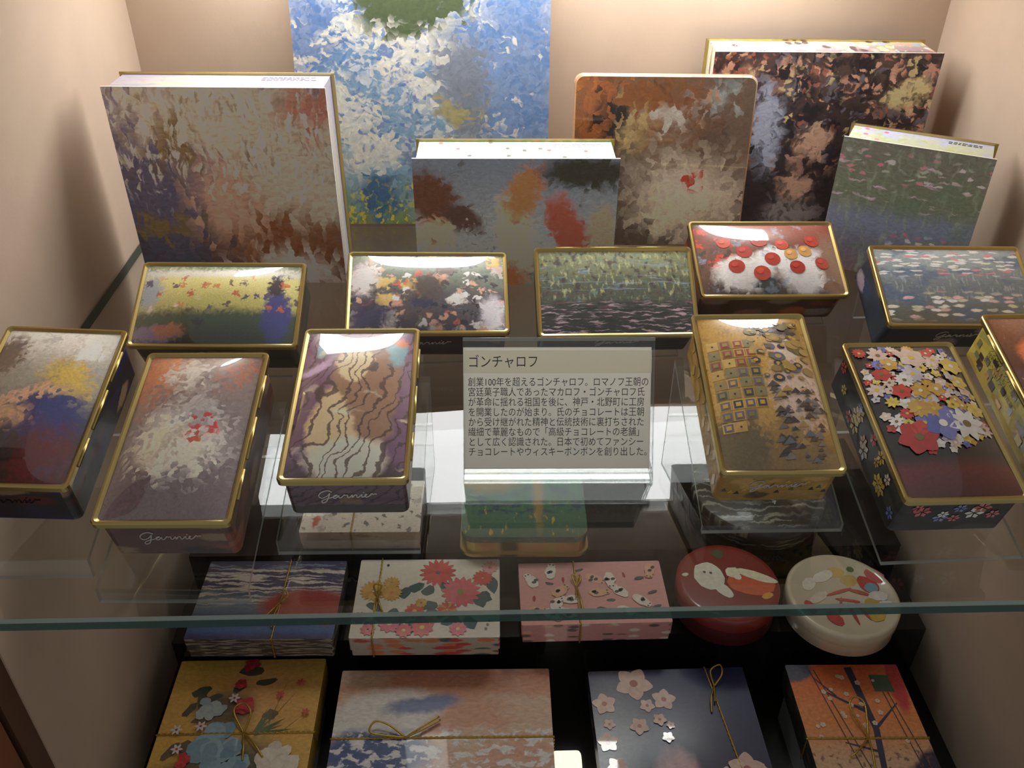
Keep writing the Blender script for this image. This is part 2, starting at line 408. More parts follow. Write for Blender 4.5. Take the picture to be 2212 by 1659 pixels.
def tin(name, c, rt, up, lid, side, label, hingeside, H=.05, portrait=True, delta=0, letter=True, decals=None, sidedecals=None, lettermat=None, D=.285):
    c = Vector(c) * (1 - delta); rt = Vector(rt).normalized(); up = Vector(up).normalized()
    nz = rt.cross(up).normalized(); up = nz.cross(rt)
    w, h = (S_, 1.0) if portrait else (1.0, S_)
    base = c - nz * D
    mw = Matrix((rt, up, nz)).transposed().to_4x4(); mw.translation = W(*base)
    t = thing(name, mw, label, 'tin', 'small gold-rimmed tins on the glass shelf')
    ins = .022
    o = rrect(w - 2 * ins, h - 2 * ins, .035)
    b = MB(); b.prism(o, 0, D - .022, side)
    if sidedecals: sidedecals(b, w, h, ins, D)
    b.build('tin_body', t)
    rim = MB(); rw = .027
    rim.ring(rrect(w, h, .028), rrect(w - 2 * rw, h - 2 * rw, .016), D - .03, D + .004, D - .006, M['gold'])
    rm = rim.build('lid_rim', t)
    pw, ph = w / 2 - rw - .001, h / 2 - rw - .001
    def dome(x, y):
        return D - .006 + H * max(0, 1 - abs(x / pw) ** 2.4) * max(0, 1 - abs(y / ph) ** 2.4)
    b = MB(); n = 28; vs = []; uv = []; fs = []
    for j in range(n + 1):
        for i in range(n + 1):
            a = math.sin((i / n - .5) * PI) ; bb = math.sin((j / n - .5) * PI)
            x, y = a * pw, bb * ph
            vs.append((x, y, dome(x, y))); uv.append((a / 2 + .5, bb / 2 + .5))
    for j in range(n):
        for i in range(n): q_ = j * (n + 1) + i; fs.append((q_, q_ + 1, q_ + n + 2, q_ + n + 1))
    b.add(vs, fs, lid, uv, smooth=True)
    if decals: decals(b, pw, ph, dome)
    b.build('lid_panel', t)
    hb = MB()
    if hingeside in 'LR':
        sx = 1 if hingeside == 'R' else -1
        for y0_, y1_ in ((-.36, -.2), (-.14, .1), (.16, .36)):
            hb.tube([(sx * (w / 2 + .001), y0_, D - .022), (sx * (w / 2 + .001), y1_, D - .022)], .008, M['gold'], 8)
    else:
        for x0_, x1_ in ((-.36, -.2), (-.14, .1), (.16, .36)):
            hb.tube([(x0_, h / 2 + .004, D - .022), (x1_, h / 2 + .004, D - .022)], .008, M['gold'], 8)
    hb.build('hinge', t)
    if letter: lettering(t, 0, -(h / 2 - ins) - .002, D * .42, .056, lettermat or M['silver_ink'])
    # its clear slanting stand
    return t, base, rt, up, nz, w, h
def stand(tinfo, label, width, yfront=None, back=.44):
    t, base, rt, up, nz, w, h = tinfo
    th = .022
    # frame with x along the tin, y horizontal into the case, z up; profile in (y, z)
    ex = Vector((rt.x, rt.y, 0)).normalized(); ey = Vector((-ex.y, ex.x, 0))
    slope = up.z / math.hypot(up.x, up.y)
    roll = rt.z
    y_of = lambda s: s * math.hypot(up.x, up.y)
    top = lambda y: y * slope - th * 1.02 - abs(roll) * w / 2
    o = Vector((base.x, base.y, 0))
    bz = base.z
    yf = yfront if yfront is not None else -y_of(h / 2 - .02) - .035
    yb_ = y_of(h / 2) * back * 2
    zg = ZG + .0015
    zz = lambda y: max(bz + top(y), zg)
    outer = [(yf, zg), (yf, max(zz(yf), zg + .004)), (yb_, zz(yb_)), (yb_, zg)]
    inner = [(yf + th, zg), (yf + th, max(zz(yf + th) - th, zg + .001)), (yb_ - th, max(zz(yb_ - th) - th, zg + .002)), (yb_ - th, zg)]
    prof = outer + inner[::-1]
    mw = Matrix((ex, ey, Vector((0, 0, 1)))).transposed().to_4x4(); mw.translation = W(o.x, o.y, 0)
    b = MB(); n = len(prof); hw = width / 2
    for i in range(n):
        p, q_ = prof[i], prof[(i + 1) % n]
        edge = i in (3, 7)
        b.add([(-hw, p[0], p[1]), (hw, p[0], p[1]), (hw, q_[0], q_[1]), (-hw, q_[0], q_[1])], [(3, 2, 1, 0)], M['acrylic_edge'] if edge else M['acrylic'])
    for x, rv in ((-hw, False), (hw, True)):
        for k in range(3):
            quad = [outer[k], outer[k + 1], inner[k + 1], inner[k]]
            f = (0, 1, 2, 3) if rv else (3, 2, 1, 0)
            b.add([(x, p[0], p[1]) for p in quad], [f], M['acrylic_edge'])
    so = b.build('acrylic_stand', None, mw)
    tag(so, label, 'display stand', 'clear slanting stands under the small tins')
    return so

def rnd(seed): return random.Random(seed)
def flower(b, x, y, r, cols, zf, off, n=5, rot=0, narrow=.5, centre=None, stag=0):
    """petals as polygons lying on the surface"""
    R = random.Random(int((x * 997 + y * 613) * 100))
    for k in range(n):
        a = rot + 2 * PI * k / n
        pts = []
        for q_ in range(8):
            s = q_ / 7
            rr = r * (.12 + .88 * s); ww = r * narrow * math.sin(PI * min(1, .12 + s * .83))
            pts.append((rr, ww))
        poly = [(p[0], p[1]) for p in pts] + [(p[0], -p[1]) for p in reversed(pts)]
        P = [(x + math.cos(a) * p[0] - math.sin(a) * p[1], y + math.sin(a) * p[0] + math.cos(a) * p[1]) for p in poly]
        b.fan(P, inkm(cols[R.randrange(len(cols))]), zf, off + k * .00006)
    if centre:
        P = [(x + r * .22 * math.cos(i * PI / 5), y + r * .22 * math.sin(i * PI / 5)) for i in range(10)]
        b.fan(P, inkm(centre), zf, off + .0008)
def blob(b, x, y, rx, ry, rot, col, zf, off, n=14, rag=0, seed=0, coat=1.0):
    R = random.Random(seed); ca, sa = math.cos(rot), math.sin(rot); P = []
    for i in range(n):
        k = 1 + R.uniform(-rag, rag); u_, v_ = rx * k * math.cos(2 * PI * i / n), ry * k * math.sin(2 * PI * i / n)
        P.append((x + ca * u_ - sa * v_, y + sa * u_ + ca * v_))
    b.fan(P, inkm(col, coat), zf, off)
def clip_in(x, y, r, pw, ph): return abs(x) + r < pw and abs(y) + r < ph

# pictures (no subject is copied: each is a loose field of the colours seen there)
def bl(u, v, ru, rv, c, s=.5, rot=0, al=1): return ('b', u, v, ru, rv, rot, c, s, al)
LID = dict(rough=.3, coat=1.0, gain=1.6)
aA = art('picture_grey_blue_yellow', [(0, (40, 34, 34)), (.35, (58, 52, 52)), (.6, (150, 142, 128)), (1, (212, 206, 194))],
         [bl(.12, .8, .16, .13, (104, 84, 66), .35), bl(.72, .62, .22, .13, (198, 168, 84), .35, -15), bl(.68, .38, .3, .16, (44, 48, 104), .5), bl(.28, .36, .24, .07, (196, 152, 112), .5),
          bl(.75, .12, .25, .18, (96, 34, 34), .7), bl(.2, .12, .3, .18, (44, 40, 40), .5), bl(.8, .84, .1, .08, (226, 220, 206), .6), bl(.45, .5, .3, .035, (206, 160, 126), .5, 12), ('n', 7, 5, (70, 66, 90), .5, .75, .4)], seed=1, asp=.6, dab=(26, 44, .035), **LID)
aB = art('picture_mauve_cream', [(0, (112, 96, 98)), (.5, (126, 110, 108)), (1, (136, 116, 108))],
         [bl(.1, .84, .22, .2, (188, 112, 66), .6, 20), bl(.42, .86, .15, .1, (196, 188, 176), .7), bl(.52, .42, .36, .19, (206, 196, 186), .5, -6), bl(.4, .38, .22, .12, (226, 208, 178), .6), bl(.6, .6, .14, .12, (176, 166, 162), .5), bl(.5, .3, .3, .07, (214, 200, 180), .4, 5),
          bl(.66, .5, .06, .035, (196, 52, 44), .5), bl(.6, .44, .05, .03, (180, 80, 50), .6), bl(.88, .9, .2, .06, (164, 104, 82), .7, 30), ('n', 5, 5, (92, 78, 84), .45, .7, .5)], warp=.05, seed=2, asp=.6, dab=(26, 44, .06), **LID)
aC = art('picture_purple_brown', [(0, (74, 54, 62)), (.12, (110, 80, 104)), (1, (128, 92, 118))],
         [bl(.62, .55, .3, .4, (146, 110, 84), .12, 10), bl(.34, .3, .2, .22, (214, 184, 140), .12, 20), bl(.5, .08, .34, .14, (226, 212, 190), .2), bl(.5, .72, .16, .14, (220, 188, 146), .12),
          ('w', 5, 14, (70, 48, 44), .85, 20), bl(.12, .7, .16, .04, (206, 172, 200), .4, 8), bl(.16, .86, .06, .08, (120, 158, 164), .25), bl(.86, .82, .08, .1, (120, 158, 164), .25), bl(.88, .9, .05, .03, (214, 120, 84), .4),
          ('n', 3, 9, (236, 218, 190), .62, .72, .5)], warp=.09, wscale=5, seed=3, asp=.6, stroke=(40, 40, .08), **LID)
aD = art('picture_gold', [(0, (128, 98, 44)), (.4, (184, 142, 62)), (1, (178, 136, 60))],
         [bl(.12, .12, .3, .16, (98, 82, 48), .2), bl(.8, .45, .26, .22, (212, 182, 164), .35), bl(.74, .88, .2, .08, (50, 38, 36), .4), bl(.72, .7, .13, .14, (222, 190, 174), .4),
          ('c', 22, 22, [(120, 112, 60), (206, 164, 84), (96, 96, 120), (196, 160, 80), (150, 120, 56)], .45, .8, (.5, 1, .2), (.45, .62, .12)), ('n', 14, 14, (112, 84, 40), .52, .7, .6)], seed=4, asp=.6, dab=(30, 40, .03), **LID)
aE = art('picture_black_red', [(0, (70, 24, 24)), (.14, (86, 30, 28)), (.24, (30, 25, 24)), (1, (36, 32, 30))], [('n', 12, 8, (66, 70, 54), .55, .75, .7, (.25, 1, .1))], seed=5, asp=.6, **LID)
aF = art('picture_brown_orange', [(0, (60, 40, 30)), (.6, (88, 52, 36)), (1, (128, 80, 54))], [bl(.5, .6, .3, .3, (40, 24, 22), .3), bl(.25, .68, .14, .12, (212, 112, 66), .3), ('n', 20, 20, (190, 140, 90), .62, .7, .6)], seed=6, asp=.6, **LID)
aG = art('picture_green_gold', [(0, (54, 62, 50)), (.3, (60, 72, 54)), (.46, (172, 166, 98)), (.78, (206, 196, 128)), (.88, (208, 206, 190)), (1, (104, 122, 92))],
         [bl(.88, .32, .09, .32, (60, 64, 118), .25), bl(.86, .7, .05, .14, (48, 44, 52), .3), bl(.12, .1, .18, .1, (112, 96, 118), .3), bl(.22, .14, .1, .08, (150, 96, 72), .3), bl(.06, .62, .07, .2, (150, 158, 168), .5),
          ('c', 14, 7, [(190, 118, 72), (92, 72, 84), (206, 186, 176), (70, 66, 104), (172, 92, 66)], .26, .95, (.38, .84, .05)), ('c', 9, 5, [(66, 58, 62), (92, 62, 56), (48, 46, 52)], .3, .9, (.12, .4, .05), (.2, .55, .08))], seed=7, dab=(60, 36, .025), asp=1.64, stroke=(150, 90, .22), **LID)
aH = art('picture_mixed_warm', [(0, (78, 70, 82)), (.4, (86, 82, 86)), (.7, (112, 122, 108)), (1, (136, 140, 122))],
         [('c', 7, 5, [(224, 212, 206), (206, 156, 132), (56, 56, 84), (96, 82, 78), (212, 180, 112), (186, 178, 172)], .42, .95), ('c', 15, 10, [(214, 166, 140), (48, 46, 60), (232, 226, 220), (196, 96, 76), (120, 120, 104)], .32, .9),
          bl(.08, .66, .1, .2, (220, 206, 204), .4), bl(.92, .2, .09, .2, (208, 202, 208), .4), bl(.5, .52, .1, .16, (82, 72, 72), .4), bl(.12, .16, .14, .18, (62, 58, 84), .5), ('n', 18, 12, (60, 60, 62), .58, .72, .7)], warp=.05, seed=8, dab=(36, 22, .03), **LID)
aI = art('picture_pond_green', [(0, (46, 48, 44)), (.3, (62, 62, 58)), (.45, (86, 92, 74)), (1, (142, 148, 116))],
         [('n', 34, 9, (186, 190, 140), .52, .68, .85, (.4, 1.2, .08)), ('n', 26, 10, (70, 58, 66), .5, .66, .8, (.4, 1.2, .1)), ('n', 20, 14, (98, 132, 132), .56, .7, .8, (.35, 1.2, .1)),
          ('n', 9, 40, (196, 168, 178), .52, .62, .9, (-.1, .36, .05)), ('n', 7, 30, (38, 42, 40), .52, .6, .9, (-.1, .36, .05)), ('n', 5, 18, (110, 60, 66), .56, .68, .7, (.26, .5, .06)), ('n', 4, 26, (164, 176, 206), .56, .66, .55, (.5, .85, .1))], seed=9, **LID)
aJ = art('picture_red_white_fruit', [(0, (70, 52, 46)), (.4, (96, 66, 56)), (1, (122, 60, 52))],
         [('c', 16, 12, [(196, 62, 48), (60, 52, 48), (176, 52, 44), (84, 62, 56)], .42, .9, (.2, 1.1, .05), (-.1, .3, .1)), bl(.3, .25, .2, .24, (204, 198, 194), .2, 10), bl(.75, .3, .2, .3, (206, 204, 202), .25, -12), bl(.55, .45, .16, .14, (214, 212, 208), .25),
          bl(.95, .3, .1, .5, (116, 88, 70), .4), bl(.45, .1, .07, .12, (50, 54, 52), .3), ('n', 9, 5, (132, 146, 166), .56, .68, .6)], seed=10, dab=(26, 16, .04), **LID)
aK = art('picture_water_blue', [(0, (82, 84, 72)), (.4, (96, 108, 116)), (1, (142, 156, 158))],
         [('n', 50, 8, (156, 168, 170), .52, .7, .6, (.3, 1.2, .1)), ('n', 4, 4, (70, 92, 122), .5, .62, .7), ('c', 9, 30, [(232, 228, 228), (206, 206, 226), (236, 228, 206), (214, 122, 132)], .34, .95, (.62, 1.1, .05)), ('c', 9, 17, [(212, 206, 192), (206, 168, 168), (190, 186, 158), (226, 220, 222)], .34, .9, (.06, .38, .05)), ('n', 5, 4, (66, 74, 70), .56, .7, .5, (-.1, .5, .1))], seed=11, **LID)
def sides(name, base, cols, sd, sc=(3, 3), rough=.4, coat=.12, thr=.4):
    return art(name, [(0, base), (1, base)], [('c', sc[0], sc[1], cols, thr, .85), ('n', sc[0] * .6, sc[1] * .8, cols[0], .5, .66, .6)], warp=.08, seed=sd, rough=rough, coat=coat)
sA = sides('side_dark_blue', (46, 38, 40), [(40, 50, 104), (92, 34, 32), (30, 28, 30), (150, 120, 90)], 21)
sB = sides('side_brown', (92, 66, 62), [(150, 92, 64), (54, 42, 46), (150, 128, 100), (128, 74, 54)], 22)
sC = art('side_purple', [(0, (58, 42, 48)), (.24, (58, 42, 48)), (.27, (100, 74, 92)), (1, (106, 78, 98))], [('w', 2.2, 6, (52, 38, 44), .9, 35), ('n', 2, 1, (150, 120, 86), .58, .62, .7, (.3, 1.2, .03))], seed=23, rough=.4, coat=.5, warp=.1)
sD = sides('side_gold', (168, 130, 62), [(206, 168, 88), (60, 50, 40), (150, 120, 70), (200, 160, 96)], 24, (5, 3))
sE = sides('side_black', (34, 32, 32), [(60, 64, 58), (44, 44, 54), (30, 28, 28)], 25)
sF = art('side_yellow', [(0, (186, 158, 60)), (1, (206, 186, 74))], [('c', 5, 4, [(160, 120, 60), (214, 196, 96), (150, 150, 90)], .5, .7)], seed=26, rough=.4, coat=.5)
sG = sides('side_green_grey', (82, 80, 66), [(54, 58, 50), (150, 130, 84), (96, 60, 50)], 27)
sH = sides('side_dark_warm', (64, 58, 56), [(50, 46, 50), (150, 100, 84), (84, 80, 72), (120, 96, 84)], 28)
sI = sides('side_pond', (54, 54, 52), [(88, 80, 82), (44, 46, 44), (70, 84, 76)], 29, (3, 8))
sJ = sides('side_red_brown', (84, 58, 48), [(168, 78, 54), (54, 44, 42), (150, 134, 124), (178, 96, 62)], 30, (3, 2))
sK = sides('side_navy', (52, 58, 66), [(60, 70, 88), (170, 150, 160), (44, 48, 54)], 31, (4, 2))

def mosaic(b, pw, ph, z):
    R = rnd(4); k = 0
    s = pw / 4.6
    for j in range(11):
        for i in range(4):
            x = -pw * .93 + (i + .5) * s + R.uniform(-.004, .004); y = ph * .62 - (j + .5) * s * 1.06
            if y < -ph * .62 + i * s * .6: continue
            tone = [(226, 184, 96), (172, 144, 72), (218, 172, 84), (152, 136, 80)][(i + j * 3 + R.randrange(2)) % 4]
            hs = s * .47
            b.fan([(x - hs, y - hs), (x + hs, y - hs), (x + hs, y + hs), (x - hs, y + hs)], inkm(tone), z, .002); k += 1
            if R.random() < .62:
                rc = (168, 62, 48) if j < 3 and R.random() < .7 else [(120, 104, 110), (70, 54, 40), (96, 84, 50)][R.randrange(3)]
                h2 = s * .36; h3 = s * .2
                b.fan([(x - h2, y - h2), (x + h2, y - h2), (x + h2, y + h2), (x - h2, y + h2)], inkm(rc), z, .0028)
                b.fan([(x - h3, y - h3), (x + h3, y - h3), (x + h3, y + h3), (x - h3, y + h3)], inkm(tone), z, .0036)
            else: blob(b, x, y, s * .09, s * .09, 0, (40, 32, 28), z, .0028, 8)
    for i in range(110):     # triangles and small ovals on the right
        x, y = R.uniform(.02, .92) * pw, R.uniform(-.95, -.05) * ph
        h_ = R.uniform(.010, .034); c_ = [(60, 48, 38), (120, 118, 128), (92, 74, 60), (206, 164, 80), (150, 140, 130)][R.randrange(5)]
        b.fan([(x - h_, y), (x + h_, y + h_ * .3), (x + h_ * .1, y + h_ * 1.3)], inkm(c_), z, .002 + i * .00005)
    for i in range(64):
        x, y = R.uniform(-.12, .9) * pw, R.uniform(.05, .9) * ph; h_ = R.uniform(.010, .04)
        blob(b, x, y, h_, h_ * .8, 0, [(120, 108, 52), (196, 160, 78), (110, 112, 130), (54, 48, 60), (170, 140, 66)][R.randrange(5)], z, .002 + i * .00005)
        if R.random() < .5: blob(b, x, y, h_ * .5, h_ * .4, 0, (214, 176, 96), z, .004 + i * .00003, 10)
FLC = [[(238, 236, 228), (226, 222, 214)], [(226, 196, 74), (236, 210, 96)], [(206, 66, 52), (188, 52, 44)], [(96, 104, 176), (124, 128, 196)], [(222, 196, 178), (232, 210, 194)], [(208, 160, 70), (214, 172, 84)], [(212, 206, 206), (196, 192, 200)]]
def bouquet(b, pw, ph, z):
    R = rnd(12); placed = []
    for i in range(900):
        r = R.choice([.1, .08, .06, .05, .036, .028, .022] if i < 60 else [.06, .05, .036, .028, .022])
        x, y = R.uniform(-.95, .95) * pw, R.uniform(-.5, .95) * ph
        if y < -.25 * ph and abs(x) > pw * (.95 + y / ph): continue
        if not clip_in(x, y, r * .95, pw, ph): continue
        if any((x - a) ** 2 + (y - c_) ** 2 < ((r + d) * .58) ** 2 for a, c_, d in placed): continue
        placed.append((x, y, r))
        cs = R.choice(FLC); n = R.choice([5, 6, 8, 12]) if r > .035 else 5
        flower(b, x, y, r, cs, z, (.002 + (120 - len(placed)) * .00006), n, R.uniform(0, 6), .42 if n < 7 else .24, R.choice([(226, 190, 60), (120, 100, 50), (240, 236, 220)]))
        if len(placed) > 120: break
def bouquet_side(b, w, h, ins, D):
    R = rnd(5)
    for k in range(16):     # left face
        y, zz = R.uniform(-.44, .44), R.uniform(.05, D - .08); r = R.uniform(.03, .055)
        cs = R.choice(FLC[:6]); x = -(w / 2 - ins) - .002 - k * .0001
        for j in range(6):
            a = 2 * PI * j / 6; c_ = cs[j % 2]
            P = [(x, y + math.cos(a + da) * r * q_, zz + math.sin(a + da) * r * q_) for da, q_ in ((-.1, .15), (-.42, .7), (0, 1), (.42, .7), (.1, .15))]
            if min(p[2] for p in P) > .005 and max(p[2] for p in P) < D - .03: b.add(P, [(4, 3, 2, 1, 0)], inkm(c_))
    for k in range(9):      # front face
        x, zz = R.uniform(-.22, .22), R.uniform(.05, D - .08); r = R.uniform(.03, .05)
        cs = R.choice(FLC[:6]); y = -(h / 2 - ins) - .002 - k * .0001
        for j in range(6):
            a = 2 * PI * j / 6
            P = [(x + math.cos(a + da) * r * q_, y, zz + math.sin(a + da) * r * q_) for da, q_ in ((-.1, .15), (-.42, .7), (0, 1), (.42, .7), (.1, .15))]
            if min(p[2] for p in P) > .005 and max(p[2] for p in P) < D - .03: b.add(P, [(0, 1, 2, 3, 4)], inkm(cs[j % 2]))
def gold_side(b, w, h, ins, D):
    for k in range(10):
        y = -.4 + k * .085; zz = .08 + (k % 2) * .09; x = -(w / 2 - ins) - .002
        b.add([(x, y - .028, zz), (x, y, zz + .05), (x, y + .028, zz), (x, y, zz - .05)], [(0, 1, 2, 3)], inkm((214, 178, 104)))
    R = rnd(8)
    for k in range(16):
        x, zz = -.25 + k * .033, .06 + R.random() * .14; y = -(h / 2 - ins) - .0015
        b.add([(x - .014, y, zz), (x + .016, y, zz), (x + .002, y, zz + .03)], [(0, 1, 2)], inkm(R.choice([(48, 40, 34), (96, 92, 70), (210, 168, 84)])))
def block_side(b, w, h, ins, D):
    R = rnd(9)
    for k in range(34):
        y, zz = R.uniform(-.45, .42), R.uniform(.03, D - .09); x = -(w / 2 - ins) - .0015 - k * .00006
        a_, b_ = R.uniform(.018, .03), R.uniform(.03, .05)
        b.add([(x, y - a_, zz), (x, y + a_, zz), (x, y + a_, zz + b_), (x, y - a_, zz + b_)], [(3, 2, 1, 0)], inkm(R.choice([(70, 46, 40), (226, 204, 120), (128, 126, 96), (196, 150, 70), (60, 40, 38)])))
def fruit(b, pw, ph, z):
    R = rnd(31); k = 0
    for x, y in ((-.62, .38), (-.5, -.3), (-.36, .1), (-.12, .42), (.02, -.12), (.2, .3), (.36, -.34), (.52, .12), (.66, .44), (-.16, -.5), (.3, .02), (.74, -.2)):
        x *= pw; y *= ph; r = .045 + R.random() * .012
        c_ = R.choice([(206, 74, 48), (188, 52, 40), (220, 130, 66), (224, 168, 96)])
        blob(b, x, y, r, r * .92, 0, c_, z, .002 + k * .0001, 16); blob(b, x - r * .2, y + r * .25, r * .45, r * .35, .5, tuple(min(255, int(v * 1.06 + 10)) for v in c_), z, .0034 + k * .0001, 10)
        k += 1

info = {}
def place(k, *a, **kw): info[k] = tin(*a, **kw)
place('A', 'gift_tin', (-2.17533, 3.54583, -2.55131), (.998356, -.002402, -.057274), (.015538, .973058, .230037), aA, sA, 'tall gold-rimmed tin with grey, blue and yellow lid cut by the left edge', 'R', H=.066, letter=True, lettermat=M['ink'])
place('B', 'gift_tin', (-1.40807, 3.33521, -2.58656), (.999627, -.026163, .007816), (.023307, .966681, .25492), aB, sB, 'tall gold-rimmed tin with mauve-brown and cream lid, second in the front row', 'R', H=.066)
place('C', 'gift_tin', (-.664606, 3.609341, -2.60847), (.999926, -.011923, .002247), (.011111, .974272, .225102), aC, sC, 'tall gold-rimmed tin with purple and brown lid just left of the white sign', 'R', H=.066, lettermat=M['white'])
place('D', 'gift_tin', (1.400746, 3.652298, -2.605026), (.999995, -.002773, .001393), (.00219, .948574, .316549), aD, sD, 'tall gold-rimmed tin with golden mosaic lid just right of the white sign', 'R', H=.066, decals=mosaic, sidedecals=gold_side)
place('E', 'gift_tin', (2.197614, 3.484595, -2.662431), (.998968, .038829, -.023581), (-.031713, .967726, .25), aE, sE, 'tall gold-rimmed tin with bright flowers on black, right of the golden mosaic tin', 'R', H=.05, decals=bouquet, sidedecals=bouquet_side, letter=False)
place('F', 'gift_tin', (3.044, 3.725, -2.64), (.9999, .013, 0), (-.0126, .966, .2588), aF, sF, 'tall gold-rimmed tin with brown lid and yellow sides cut off by the right edge', 'L', H=.05, sidedecals=block_side)
L_ = dict(portrait=False)
place('G', 'gift_tin', (-1.623266, 4.775924, -2.722424), (.999883, -.010412, -.011205), (.014341, .892886, .450054), aG, sG, 'wide gold-rimmed tin with green and pale yellow lid, leftmost in the second row', 'T', delta=.006, **L_)
place('H', 'gift_tin', (-.367129, 4.956867, -2.754176), (.998806, .037044, -.031842), (-.018855, .893702, .448264), aH, sH, 'wide gold-rimmed tin with patchwork of flesh, navy and cream, behind the purple tin', 'T', delta=.016, **L_)
place('I', 'gift_tin', (.816307, 4.916614, -2.739701), (.999097, .037177, -.020582), (-.017839, .806546, .590903), aI, sI, 'wide gold-rimmed tin with dark pond-green lid standing right behind the white sign', 'T', delta=.014, H=.02, **L_)
place('J', 'gift_tin', (1.889937, 5.343906, -2.738079), (.998297, .050034, -.029982), (-.030273, .883787, .466908), aJ, sJ, 'wide gold-rimmed tin with red fruit and white patches, behind the golden mosaic tin', 'T', delta=.012, decals=fruit, letter=False, **L_)
place('K', 'gift_tin', (2.967111, 4.912874, -2.715952), (.999189, .026061, -.030702), (-.00909, .888654, .458488), aK, sK, 'wide gold-rimmed tin with blue-grey lid and pale dabs, rightmost in the second row', 'T', delta=.006, H=.02, **L_)
stand(info['A'], 'clear slanting stand under the grey, blue and yellow tin at far left', .9 - .2, yfront=-.66)
stand(info['B'], 'clear slanting stand under the mauve and cream tin', .68, yfront=-.62)
stand(info['C'], 'clear slanting stand under the purple and brown tin', .68, yfront=-.60)
stand(info['D'], 'clear slanting stand under the golden mosaic tin', .70, yfront=-.57)
stand(info['E'], 'clear slanting stand under the flower tin on black', .70, yfront=-.60)
stand(info['F'], 'clear slanting stand under the brown and yellow tin at the right edge', .68, yfront=-.60)
for k_, l_ in (('G', 'green and pale yellow wide tin'), ('H', 'patchwork wide tin behind the purple tin'), ('I', 'dark pond-green wide tin'), ('J', 'red fruit wide tin'), ('K', 'blue-grey water wide tin')):
    stand(info[k_], 'clear slanting stand under the ' + l_, .84)
# small Japanese caption on the yellow side of the tin at the right edge
def text_mesh(name, txt, size, mat, parent, mw_local, spacing=1.0, offset=0.0, linegap=1.0, xs=1.0, extr=0):
    cu = bpy.data.curves.new(name, 'FONT'); cu.body = txt; cu.size = size; cu.space_line = linegap; cu.space_character = spacing
    cu.offset = offset; cu.extrude = extr; cu.resolution_u = 3
    o = bpy.data.objects.new(name, cu); C.objects.link(o)
    bpy.context.view_layer.update()
    me = bpy.data.meshes.new_from_object(o.evaluated_get(bpy.context.evaluated_depsgraph_get()))
    bpy.data.objects.remove(o); bpy.data.curves.remove(cu)
    me.name = name; me.materials.clear(); me.materials.append(mat)
    if xs != 1:
        for v in me.vertices: v.co.x *= xs
    ob = bpy.data.objects.new(name, me); C.objects.link(ob); ob.parent = parent; ob.matrix_local = mw_local
    return ob
tF = info['F'][0]
mloc = Matrix(((0, 0, -1, (-(S_ / 2 - .022) - .012) * U), (-1, 0, 0, .30 * U), (0, 1, 0, .215 * U), (0, 0, 0, 1)))
text_mesh('caption', 'グスタフ・クリムト\n接吻(恋人たち)\nオーストリア美術館蔵', .036 * U, M['ink'], tF, mloc, linegap=1.0)
# ---------------------------------------------------------------- large boxes standing at the back
MAT_ = dict(rough=.55, coat=0, gain=1.6)
aL = art('picture_violet_cream_brown', [(0, (86, 90, 104)), (.4, (108, 106, 132)), (1, (124, 112, 142))],
         [bl(.78, .2, .4, .3, (146, 96, 62), .5, -22), bl(.66, .84, .62, .22, (226, 216, 198), .25, -6), bl(.8, .62, .34, .26, (214, 202, 182), .35, -40), bl(.46, .44, .15, .2, (220, 178, 156), .6, 10),
          bl(.7, .05, .24, .12, (226, 216, 206), .5, 12), bl(.95, .9, .13, .12, (190, 132, 116), .6), bl(.26, .74, .08, .14, (150, 128, 92), .6, 15), bl(.12, .3, .2, .05, (140, 122, 84), .7), ('n', 12, 4, (126, 108, 92), .54, .7, .55, (.5, 1.1, .1)), ('n', 30, 8, (250, 244, 230), .5, .66, .8, (.5, 1.1, .1)), ('n', 24, 7, (120, 100, 82), .56, .7, .6, (.5, 1.1, .1)), ('n', 10, 3, (92, 66, 50), .56, .7, .4, (-.1, .3, .1))],
         warp=.06, wscale=6, seed=41, dab=(34, 15, .07), asp=1.03, stroke=(14, 60, .2), **MAT_)
aM = art('picture_sky_blue', [(0, (120, 132, 84)), (.07, (124, 148, 140)), (.22, (126, 156, 176)), (1, (92, 122, 170))],
         [('n', 4.2, 9, (214, 208, 192), .44, .54, .95, (.2, 1.1, .06), ), ('n', 13, 24, (196, 196, 196), .5, .58, .8, (.25, 1.1, .05)), ('n', 15, 22, (86, 116, 166), .54, .62, .85, (.25, 1.1, .05)), bl(.88, .55, .22, .45, (96, 126, 172), .5, 0, .85), bl(.05, .74, .1, .2, (84, 114, 164), .5, 0, .8), ('n', 7, 12, (214, 208, 192), .6, .66, .95, (.3, 1.1, .05)),
          bl(.46, .82, .22, .13, (70, 82, 50), .2), bl(.66, .5, .1, .2, (120, 126, 138), .35, 10), bl(.64, .42, .09, .03, (160, 150, 104), .4), bl(.3, .1, .08, .08, (66, 98, 130), .4), bl(.47, .2, .07, .1, (112, 130, 158), .4, 20), ('c', 40, 34, [(214, 194, 76), (196, 186, 86), (110, 140, 80), (84, 110, 100)], .45, .9, (-.1, .12, .05))],
         warp=.05, wscale=10, seed=42, asp=.93, stroke=(40, 46, .18), dab=(40, 46, .035), rough=.55, gain=.85)
